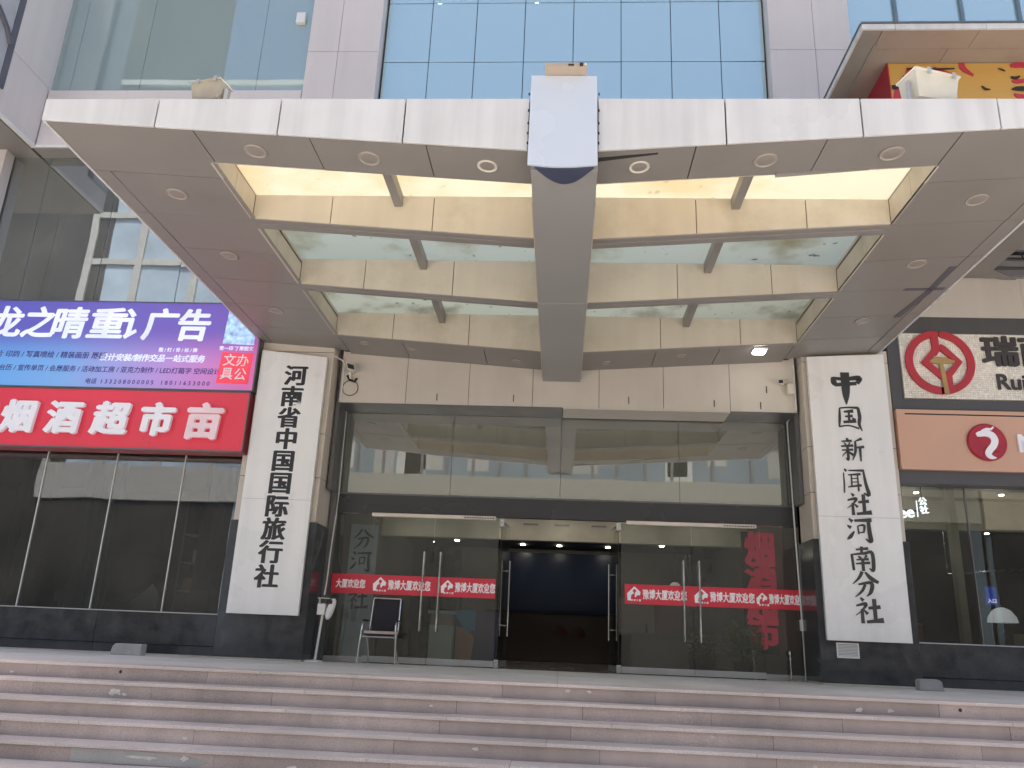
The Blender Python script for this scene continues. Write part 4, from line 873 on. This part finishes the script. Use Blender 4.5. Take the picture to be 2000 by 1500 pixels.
for x in (-2.825, -2.345):
    mb = MB(); mb.box(x-.025, x+.025, 12.27, 12.56, .588, .615); mb.build('armrest', M_BLACK, t, bevel=.01)
# sanitiser dispenser
t = thing('sanitiser_stand', 'white hand sanitiser dispenser on a slim floor stand beside the left column', 'dispenser', (-3.43, 12.1, 0))
mb = MB(); mb.lathe([(0, 0), (.135, 0), (.135, .012), (.11, .024), (.02, .03), (0, .03)], (-3.46, 12.1, .0), 32); mb.build('base', M_WHITE, t)
mb = MB(); mb.tube([(-3.44, 12.1, .02), (-3.395, 12.1, .66)], .018, 10); mb.build('pole', M_WHITE, t)
mb = MB(); mb.tube(smooth_pts([(-3.50, 12.12, .03), (-3.49, 12.12, .3), (-3.46, 12.12, .66)], 5), .008, 6); mb.tube(smooth_pts([(-3.36, 12.12, .03), (-3.33, 12.13, .12), (-3.36, 12.12, .3)], 5), .004, 6); mb.build('cable', M_BLACK, t)
mb = MB(); mb.box(-3.47, -3.355, 12.05, 12.15, .645, .80); mb.box(-3.475, -3.30, 12.04, 12.16, .872, .882); mb.box(-3.46, -3.45, 12.06, 12.14, .8, .872); mb.build('housing', M_WHITE, t, bevel=.012)
mb = MB(); R = Matrix.Translation((-3.275, 12.06, .73)) @ Matrix.Rotation(math.radians(14), 4, 'Y') @ Matrix.Rotation(math.radians(-8), 4, 'X')
vs = []; fs = []; n1, n2 = 10, 16
for i in range(n1+1):
    ph = math.pi*i/n1
    for k in range(n2): th = 2*math.pi*k/n2; vs.append(R @ Vector((.055*math.sin(ph)**.7*math.cos(th), .06*math.sin(ph)**.7*math.sin(th), .155*math.cos(ph))))
for i in range(n1):
    for k in range(n2): fs.append((i*n2+k, i*n2+(k+1) % n2, (i+1)*n2+(k+1) % n2, (i+1)*n2+k))
mb.add(vs, fs, 0, True); mb.build('bottle_cover', M_WHITE, t)
mb = MB(); mb.box(-3.33, -3.25, 12.0, 12.03, .80, .85); mb.build('sensor', M_GAP, t, bevel=.005)
# vent cover
t = thing('vent_cover', 'white louvred vent plate on the black column base under the calligraphy sign', 'vent', (3.94, 11.96, .45))
mb = MB(); mb.box(3.79, 4.09, 11.955, 11.968, .35, .375); mb.box(3.79, 4.09, 11.955, 11.968, .53, .55); mb.box(3.79, 3.81, 11.955, 11.968, .375, .53); mb.box(4.07, 4.09, 11.955, 11.968, .375, .53); mb.build('frame', M_WHITE, t, bevel=.002)
mb = MB()
for i in range(8):
    z = .377+.019*i; mb.hexa([(3.812, 11.957, z), (4.068, 11.957, z), (4.068, 11.967, z+.012), (3.812, 11.967, z+.012), (3.812, 11.957, z+.003), (4.068, 11.957, z+.003), (4.068, 11.967, z+.015), (3.812, 11.967, z+.015)])
mb.build('louvre', M_WHITE, t)
def stone(label, x0, x1, y, h, flip):
    mb = MB(); d = .16; pr = [(x0, 0), (x1, 0), (x1-.02, h*.8), (x1-.06, h), (x0+.03, h*.98), (x0+.005, h*.85)] if flip else [(x0, 0), (x1, 0), (x1, h), (x0+.06, h), (x0+.025, h*.75)]
    mb.prism(pr, 'y', y, y+d); o = mb.build('stone_block', mat('stone_grey' if flip else 'stone_pale', (.42, .42, .40) if not flip else (.33, .33, .32), .75, .08, 8, speck=.2), None, bevel=.012)
    tag(o, label, 'stone block')
stone('pale concrete block lying against the left shop base', -6.14, -5.70, 11.52, .15, False)
stone('grey rounded stone block on the landing right of the calligraphy column', 4.56, 4.86, 11.25, .14, True)

# ================================================================== INSIDE THE LOBBY
for x0, x1, lab in ((-2.94, -1.0, 'pale slim air curtain box above the left glass doors'), (1.0, 2.96, 'pale slim air curtain box above the right glass doors')):
    t = thing('air_curtain', lab, 'air curtain', ((x0+x1)/2, 13.0, 2.15), 'air curtains above the doors')
    mb = MB(); mb.box(x0, x1, 12.66, 12.735, 2.165, 2.222); mb.build('housing', mat('pinkish_enamel', (.72, .64, .58), .4), t, bevel=.01)
    mb = MB()
    for i in range(12): xx = x1-.05-.04*i; mb.box(xx, xx+.022, 12.655, 12.661, 2.18, 2.2)
    mb.build('grille', M_GAP, t)
t = thing('display_board', 'dark blue wall screen at the back of the lobby', 'screen', (-.02, 20.5, 1.1))
mb = MB(); mb.box(-1.25, 1.3, 20.45, 20.58, 1.12, 2.5); mb.build('screen', M_BLUE, t); mb = MB(); mb.box(-1.3, 1.35, 20.5, 20.6, 1.06, 1.118); mb.build('frame', M_BLACK, t)
t = thing('reception_counter', 'dark brown reception counter below the blue wall screen', 'counter', (0, 19.5, 0))
mb = MB(); mb.box(-1.6, 1.7, 19.3, 19.9, .0, 1.02); mb.build('front_panel', M_BROWN, t, bevel=.01); mb = MB(); mb.box(-1.65, 1.75, 19.25, 19.95, 1.02, 1.07); mb.build('top', M_BLACK, t, bevel=.006)
mb = MB(); ribbon(mb, [(-.2, .6, .12), (-.05, .68, .2), (.1, .55, .1)], .1, 0, 1, 19.29, .008); ribbon(mb, [(.3, .72, .15), (.42, .6, .2), (.38, .5, .08)], .1, 0, 1, 19.29, .008); mb.build('emblem', mat('dull_red_relief', (.16, .06, .06), .6), t)
t = thing('display_pedestal', 'pale grey pedestal with a glass bowl behind the left glass door', 'pedestal', (-1.92, 14.05, 0))
mb = MB(); mb.box(-2.11, -1.73, 13.9, 14.2, 0, .60); mb.box(-2.105, -1.735, 13.905, 14.19, .60, .78, 1); mb.build('cabinet', [mat('pale_cabinet', (.72, .75, .72), .5), mat('dusky_panel', (.50, .38, .38), .5)], t, bevel=.006)
mb = MB(); mb.box(-2.14, -1.70, 13.87, 14.23, .78, .83); mb.build('top', mat('pale_blue_top', (.5, .65, .75), .4), t)
mb = MB(); mb.lathe([(.05, 0), (.10, .03), (.11, .12), (.08, .2), (.07, .2)], (-1.92, 14.05, .83), 20); mb.build('bowl', mat('smoked_bowl', (.1, .11, .13), .1), t)
t = thing('poster_board', 'standing poster board in blue, peach and navy beside the pedestal', 'poster', (-1.5, 14.3, 0))
mb = MB(); mb.box(-1.75, -1.0, 14.30, 14.33, 0.02, .86, 0); mb.build('panel', mat('navy_board', (.10, .09, .20), .4), t)
mb = MB(); mb.prism([(-1.74, .86), (-1.40, .86), (-1.40, .55), (-1.55, .52), (-1.72, .75)][::-1], 'y', 14.292, 14.298); mb.build('blue_print', mat('blue_print', (.08, .38, .75), .4), t)
mb = MB(); mb.prism([(-1.72, .02), (-1.45, .02), (-1.41, .35), (-1.42, .45), (-1.60, .58), (-1.72, .60)], 'y', 14.292, 14.297); mb.build('peach_print', mat('peach_print', (.70, .36, .27), .5), t)
t = thing('standing_sign', 'tall pale standing board with brush lettering inside the left glass pane', 'sign', (-3.27, 13.6, 0))
mb = MB(); mb.hexa([(-3.47, 13.55, .02), (-3.03, 13.62, .02), (-3.03, 13.65, .02), (-3.47, 13.58, .02), (-3.47, 13.55, 2.15), (-3.03, 13.62, 2.15), (-3.03, 13.65, 2.15), (-3.47, 13.58, 2.15)]); mb.build('board', mat('dim_blue_board', (.42, .47, .54), .5, emis=.03), t)
mb = MB()
for ch, z in (('分', 1.75), ('河', 1.38), ('社', .78)):
    for k, st in enumerate(BR[ch]): ribbon(mb, st, -3.42, z, .0033, 13.535-.0005*k, .004)
mb.build('lettering', M_INKG, t)
t = thing('hanging_sign', 'tall red vertical shop characters inside the right glass pane', 'sign', (3.50, 14.6, .45), None)
mb = MB(); mb.box(3.14, 3.68, 14.62, 14.66, .35, 2.38); mb.build('board', mat('dark_board', (.02, .018, .03), .4), t)
mb = MB()
for ch, z in (('烟', 2.07), ('酒', 1.58), ('超', 1.12), ('市', .66)): text_mb(mb, ch, 3.46, z, .56, 14.60, .02, .055, wscale=.95)
mb.build('lettering', mat('lit_red_letter', (.60, .03, .085), .4, emis=.16), t)
def potted_plant(label, x, y, h, r, cnt, seed):
    rnd = random.Random(seed); t = thing('potted_plant', label, 'plant', (x, y, 0), 'potted plants inside the right doors')
    mb = MB(); mb.lathe([(.0, 0), (.13, 0), (.16, .22), (.17, .24), (.145, .24), (.14, .2), (0, .2)], (x, y, 0), 20); mb.build('pot', mat('dark_pot', (.06, .05, .05), .5), t)
    mb = MB(); ml = MB()
    for i in range(9):
        a = rnd.uniform(0, 6.28); q = [(x, y, .2), (x+.4*r*math.cos(a), y+.4*r*math.sin(a), .2+h*.45), (x+r*.9*math.cos(a), y+r*.9*math.sin(a), .2+h*rnd.uniform(.6, .95))]
        mb.tube(smooth_pts(q, 4), .006, 5)
    for i in range(cnt):
        a = rnd.uniform(0, 6.28); rr = r*rnd.random()**.5; z = .24+h*(rnd.random()**.8); rr *= (1.1-.5*abs((z-.24)/h-.5))
        p = Vector((x+rr*math.cos(a), y+rr*math.sin(a), z)); d = Vector((math.cos(a+rnd.uniform(-.9, .9)), math.sin(a+rnd.uniform(-.9, .9)), rnd.uniform(-.5, .7))).normalized(); s = d.cross(Vector((rnd.uniform(-1, 1), rnd.uniform(-1, 1), 1))).normalized(); l = rnd.uniform(.05, .10)
        n_ = d.cross(s)*.004
        ml.add([p, p+d*l*.5+s*l*.26+n_, p+d*l, p+d*l*.5-s*l*.26+n_, p+d*l*.5-n_*2], [(0, 1, 4), (1, 2, 4), (2, 3, 4), (3, 0, 4)])
    mb.build('stem', mat('stem', (.09, .07, .03), .7), t); ml.build('foliage', mat('foliage', (.12, .19, .055), .55, .2, 3, island=.45), t, fixn=False)
potted_plant('bushy light green potted plant in front of the red characters', 2.80, 13.2, .52, .27, 620, 3)
potted_plant('dim low potted plant left of the brighter green one', 2.25, 13.4, .36, .24, 380, 5)
t = thing('guide_post', 'short pale post standing by the plants inside the right door', 'post', (2.95, 13.1, 0)); mb = MB(); mb.tube([(2.92, 13.05, .02), (2.91, 13.05, .40)], .02, 10); mb.build('post', M_STEEL, t); mb = MB(); mb.lathe([(0, 0), (.08, 0), (.08, .02), (0, .025)], (2.92, 13.05, 0), 20); mb.build('base', M_STEEL, t)
for x0, x1, lab in ((-2.75, -2.0, 'dark tall cabinet in the lobby behind the left glass door'), (2.55, 3.05, 'dark tall cabinet in the lobby left of the red characters')):
    t = thing('cabinet', lab, 'cabinet', ((x0+x1)/2, 17, 0))
    mb = MB(); mb.box(x0, x1, 16.9, 17.4, 0, 2.2); mb.build('case', mat('dark_cabinet', (.05, .048, .055), .4), t, bevel=.01)
    mb = MB(); mb.box(x0+.02, (x0+x1)/2-.005, 16.88, 16.9, .05, 2.16); mb.box((x0+x1)/2+.005, x1-.02, 16.88, 16.9, .05, 2.16); mb.pieces('door', mat('cabinet_door', (.07, .068, .075), .3), t)
t = thing('service_desk', 'reddish service desk with a pale partition seen through the right doors', 'desk', (1.9, 17, 0))
mb = MB(); mb.box(1.45, 3.0, 17.0, 17.5, .0, .62); mb.box(1.2, 3.2, 16.95, 17.55, .62, .66); mb.build('counter', mat('grey_counter', (.16, .17, .16), .5), t)
mb = MB(); mb.box(1.95, 3.1, 17.5, 17.53, .66, 1.25); mb.build('panel', mat('dusky_red_panel', (.17, .085, .085), .5), t); mb = MB(); mb.box(1.2, 1.95, 17.48, 17.52, .66, 1.35); mb.build('partition', mat('mauve_partition', (.30, .25, .25), .6), t)
mb = MB(); mb.lathe([(0, 0), (.03, 0), (.03, .12), (.012, .16), (.012, .2), (0, .2)], (1.75, 17.2, .66), 12); mb.build('bottle', M_BLACK, t)
for k, (x, z) in enumerate(((2.35, 1.62), (2.95, 1.72))):
    t = thing('desk_lamp', ('white domed lamp over the service desk, lower one' if k == 0 else 'white domed lamp over the service desk, higher one'), 'lamp', (x, 17.3, z), 'domed lamps over the desk')
    mb = MB(); mb.lathe([(.12, -.05), (.10, .01), (.05, .05), (0, .06)], (x, 17.3, z), 20); mb.build('shade', mat('lamp_shade', (.5, .48, .42), .5, emis=.25), t); mb = MB(); mb.tube([(x, 17.3, z+.05), (x, 17.3, 2.6)], .006, 6); mb.build('cord', M_BLACK, t)

# ================================================================== INSIDE THE LEFT SHOP
M_DRAPE = mat('dark_teal_drape', (.035, .06, .075), .9, .1, 3); M_DRAPE2 = mat('brown_drape', (.075, .065, .05), .9, .1, 3)
for x0, x1, m, lab in ((-8.9, -8.2, M_DRAPE2, 'brownish drape behind the leftmost shop pane'), (-7.8, -7.1, M_DRAPE, 'dark teal drape in the left shop second pane'), (-5.75, -5.0, mat('navy_drape', (.03, .04, .075), .9), 'navy drape next to the white column sign')):
    o = curtain(x0, x1, 12.9, .3, 2.95, m, 18, .03, 'drape'); tag(o, lab, 'drape', 'drapes inside the left shop')
t = thing('shop_counter', 'teal topped low counter inside the left shop', 'counter', (-7.6, 13.6, 0))
mb = MB(); mb.box(-8.1, -6.6, 13.3, 13.8, 0, .72); mb.build('cabinet', mat('teal_grey', (.16, .2, .19), .6), t, bevel=.01); mb = MB(); mb.box(-8.15, -6.55, 13.25, 13.85, .72, .90); mb.build('top', mat('teal_top', (.03, .10, .125), .5), t, bevel=.01)
t = thing('easy_chair', 'pale cone backed chair inside the left shop', 'chair', (-6.55, 13.0, 0))
mb = MB(); mb.lathe([(.18, .05), (.26, .4), (.25, .45), (0, .46)], (-6.55, 13.0, 0), 20); mb.build('seat', mat('pale_chair', (.34, .34, .31), .6), t)
mb = MB(); vs = []; fs = []
for i in range(13):
    a = math.radians(20+140*i/12); zt = 1.05-.35*abs(i-6)/6
    for r in (.24, .27): vs += [(-6.55+r*math.cos(a), 13.0+r*math.sin(a), .42), (-6.55+r*1.06*math.cos(a), 13.0+r*1.06*math.sin(a), zt)]
for i in range(12): a = 4*i; fs += [(a, a+4, a+5, a+1), (a+2, a+3, a+7, a+6), (a+1, a+5, a+7, a+3)]
mb.add(vs, fs, 0, True); mb.build('backrest', MATS['pale_chair'], t)
t = thing('display_rack', 'dark display rack with glass shelves in the left shop', 'rack', (-6.3, 13.2, 0))
mb = MB()
for x in (-6.2, -5.75): mb.box(x, x+.04, 13.3, 13.7, 0, 2.4)
mb.build('frame', mat('rack_metal', (.12, .12, .15), .4), t)
for z in (.5, .95, 1.4, 1.85): mb = MB(); mb.box(-6.16, -5.76, 13.3, 13.7, z, z+.015); mb.build('shelf', M_ALU, t)
for k, (x, z, c, nm) in enumerate(((-6.02, .965, (.28, .13, .05), 'orange box on the rack, lower shelf'), (-5.92, 1.415, (.45, .44, .42), 'pale carton on the rack, upper shelf'))):
    mb = MB(); mb.box(x-.1, x+.12, 13.38, 13.6, z, z+.2); o = mb.build('carton', mat('carton_%d' % k, c, .6), bevel=.006); tag(o, nm, 'carton')
mb = MB(); mb.box(-5.62, -4.98, 12.55, 13.0, .02, .95); mb.box(-5.30, -5.285, 12.545, 12.55, .1, .95, 1); o = mb.build('storage_box', [mat('dull_brown_box', (.10, .065, .045), .7), M_GAP], bevel=.01); tag(o, 'dull brown box behind the shop pane next to the white sign', 'box')

# ================================================================== INSIDE THE RIGHT SHOP
t = thing('hanging_sign', 'white lit cafe letters hanging inside the right shop window', 'sign', (5.42, 13.0, 2.5))
mb = MB(); text_mb(mb, 'ee', 5.33, 2.53, .25, 12.98, .02, .02, rot=.1); mb.box(5.495, 5.505, 12.98, 13.0, 2.47, 2.72); text_mb(mb, '公\n社', 5.60, 2.64, .13, 12.98, .02, .03, rot=.1)
mb.build('lettering', emit('lit_letter', (.85, .93, 1), 1.3), t); mb = MB(); mb.tube([(5.3, 13.03, 2.6), (5.3, 13.03, 3.06)], .006, 6); mb.tube([(5.6, 13.03, 2.7), (5.6, 13.03, 3.06)], .006, 6); mb.box(5.15, 5.68, 13.0, 13.02, 2.55, 2.58); mb.build('hanger', M_BLACK, t)
t = thing('square_post', 'beige square post inside the right shop window', 'post', (6.2, 13.5, 0)); mb = MB(); mb.box(6.16, 6.28, 13.4, 13.55, .02, 3.05); mb.build('post', mat('beige_post', (.40, .37, .29), .6), t, bevel=.01); mb = MB(); mb.box(6.1, 6.34, 13.35, 13.6, 0, .06); mb.build('base', MATS['beige_post'], t)
mb = MB(); mb.box(5.0, 12, 13.9, 14.1, 2.42, 3.06); mb.box(5.0, 12, 13.6, 13.9, 2.9, 3.06); mb.build('shop_bulkhead', M_BULK, B)
mb = MB()
for x, y, z in ((5.6, 14.6, 2.62), (5.05, 13.6, 2.2), (7.4, 14.8, 2.3), (6.75, 14.7, 2.25), (5.4, 14.5, 2.0), (5.6, 13.2, 2.88), (6.9, 13.2, 2.88)): mb.lathe([(0, 0), (.035, 0), (.035, .01), (0, .01)], (x, y, z+.2 if z < 2.5 else z), 12)
mb.pieces('ceiling_spot', M_SPOT, B, n=36)
t = thing('signboard', 'small bright blue sign panel deep in the right shop', 'sign', (7.42, 15, 1.4)); mb = MB(); mb.box(7.35, 7.53, 15.0, 15.03, 1.32, 1.62); mb.build('panel', mat('blue_panel', (.02, .06, .45), .4, emis=.22), t); mb = MB(); text_mb(mb, '入口', 7.44, 1.38, .075, 14.99, .005, .02); mb.build('lettering', mat('white_panel_letter', (.8, .8, .8), .4, emis=.5), t)
mb = MB(); mb.box(7.40, 7.46, 15.03, 15.06, 0, 1.3); mb.build('stand', M_BLACK, t)
t = thing('table_lamp', 'white dome shade below the blue sign in the right shop', 'lamp', (7.47, 14.8, .6)); mb = MB(); mb.lathe([(.235, 0), (.215, .09), (.14, .20), (.05, .245), (0, .25)], (7.47, 14.8, 1.02), 24); mb.build('shade', mat('white_shade', (.75, .78, .85), .5, emis=.22), t); mb = MB(); mb.tube([(7.47, 14.8, .64), (7.47, 14.8, 1.1)], .02, 8); mb.lathe([(0, 0), (.1, 0), (.1, .02), (0, .03)], (7.47, 14.8, .62), 16); mb.build('stem', M_STEEL, t)
t = thing('bar_counter', 'long beige counter inside the right shop window', 'counter', (8, 14, 0)); mb = MB(); mb.box(6.5, 11.5, 13.9, 14.9, 0, .58); mb.build('cabinet', mat('beige_counter', (.20, .17, .12), .6), t, bevel=.01); mb = MB(); mb.box(6.45, 11.5, 13.85, 14.95, .58, .62); mb.build('top', mat('olive_top', (.16, .16, .10), .3), t)
mb = MB(); mb.box(7.25, 7.45, 13.95, 14.1, .62, .82); o = mb.build('napkin_box', mat('tan_box', (.38, .32, .2), .6), bevel=.006); tag(o, 'small tan box on the beige counter in the right shop', 'box')
t = thing('armchair', 'brown leather armchair in the right shop next to the column sign', 'armchair', (5.75, 14.3, 0))
mb = MB(); mb.box(5.45, 6.05, 14.0, 14.6, .2, .45); mb.build('seat', mat('brown_leather', (.16, .075, .05), .5), t, bevel=.05); mb = MB(); mb.box(5.45, 6.05, 14.5, 14.68, .4, .95); mb.build('backrest', MATS['brown_leather'], t, bevel=.05)
for x in (5.37, 6.03): mb = MB(); mb.box(x, x+.1, 14.0, 14.6, .1, .62); mb.build('armrest', MATS['brown_leather'], t, bevel=.03)
t = thing('curtain_rail', 'thin steel rail crossing the right shop interior', 'rail', (7, 14.3, 1.8)); mb = MB(); mb.tube([(6.3, 14.0, 1.72), (9, 14.6, 2.0)], .012, 8); mb.build('rail', M_STEEL, t); mb = MB(); mb.tube([(6.3, 14, 1.72), (6.3, 14, 3.05)], .008, 6); mb.tube([(9, 14.6, 2.0), (9, 14.6, 3.05)], .008, 6); mb.build('hanger', M_STEEL, t)

# ================================================================== ACROSS THE STREET (seen mirrored in the glass)
def facing_block(label, x0, x1, y, ztop, zfirst, floors, mwall, strips=False, wcol=(.16, .20, .23)):
    t = thing('street_building', label, 'building', ((x0+x1)/2, y-6, -1.2), 'buildings across the street')
    mb = MB(); mb.box(x0, x1, y-14, y-.3, -1.2, ztop)
    mb.box(x0, x1, y-.3, y, zfirst-2.0, zfirst)
    if strips:
        x = x0
        while x < x1: mb.box(x, min(x+.45, x1), y-.3, y, zfirst, ztop); x += 3.3
        z = zfirst
        while z < ztop: mb.box(x0, x1, y-.3, y-.05, z+2.9, z+3.3); z += 3.3
    else:
        for k in range(floors):
            z = zfirst+k*3.3; mb.box(x0, x1, y-.3, y, z+2.2, z+3.3)
            x = x0
            while x < x1: mb.box(x, x+.16, y-.3, y-.10, z, z+2.2, 1); x += random.choice((1.5, 1.5, 2.2))
    mb.build('wall', [mwall, M_GREYMET], t)
    if not strips and floors:
        mb = MB()
        for k in range(floors):
            for q in range(14):
                xx = random.uniform(x0+1, x1-3); mb.box(xx, xx+random.uniform(.7, 1.6), y-.178, y-.17, zfirst+3.3*k+random.choice((0, .3, .9)), zfirst+3.3*k+2.15)
        mb.build('blind', mat('street_blind', (.34, .34, .33), .7, island=.3), t)
    mb = MB()
    z = zfirst
    while z < ztop-1: mb.box(x0, x1, y-.22, y-.18, z, min(z+3.2, ztop)); z += 3.3
    mb.box(x0, x1, y-.22, y-.18, -1.2, zfirst-2.0); mb.build('window', mat('street_window', wcol, .15, .12, .4), t)
    mb = MB(); x = x0+.3
    while x < x1-2: mb.box(x, x+3.8, y-.17, y-.1-random.uniform(0, .04), -1.2, zfirst-2.05); x += 3.8
    mb.build('shop_front', mat('street_shop_front', (.05, .048, .044), .5, .35, .25), t)
facing_block('pale building with long window bands mirrored in the glass over the doors', -17, 22, -20, 16, 9.3, 2, mat('street_wall', (.255, .245, .215), .7, island=.05))
facing_block('tall tower with pale blue windows and white frames mirrored in the left upper glass', -30.3, -17.2, -21, 33, 9.3, 0, mat('tower_wall', (.46, .46, .46), .7), True, (.40, .50, .62))
facing_block('plain grey tower mirrored in the leftmost upper glass', -52, -30.5, -21, 62, 58, 0, mat('grey_tower_wall', (.22, .225, .215), .7, .08, .3))
facing_block('low beige building mirrored in the right shop glass', 22.2, 50, -20, 14, 9.0, 2, mat('street_wall_tan', (.42, .36, .28), .7))
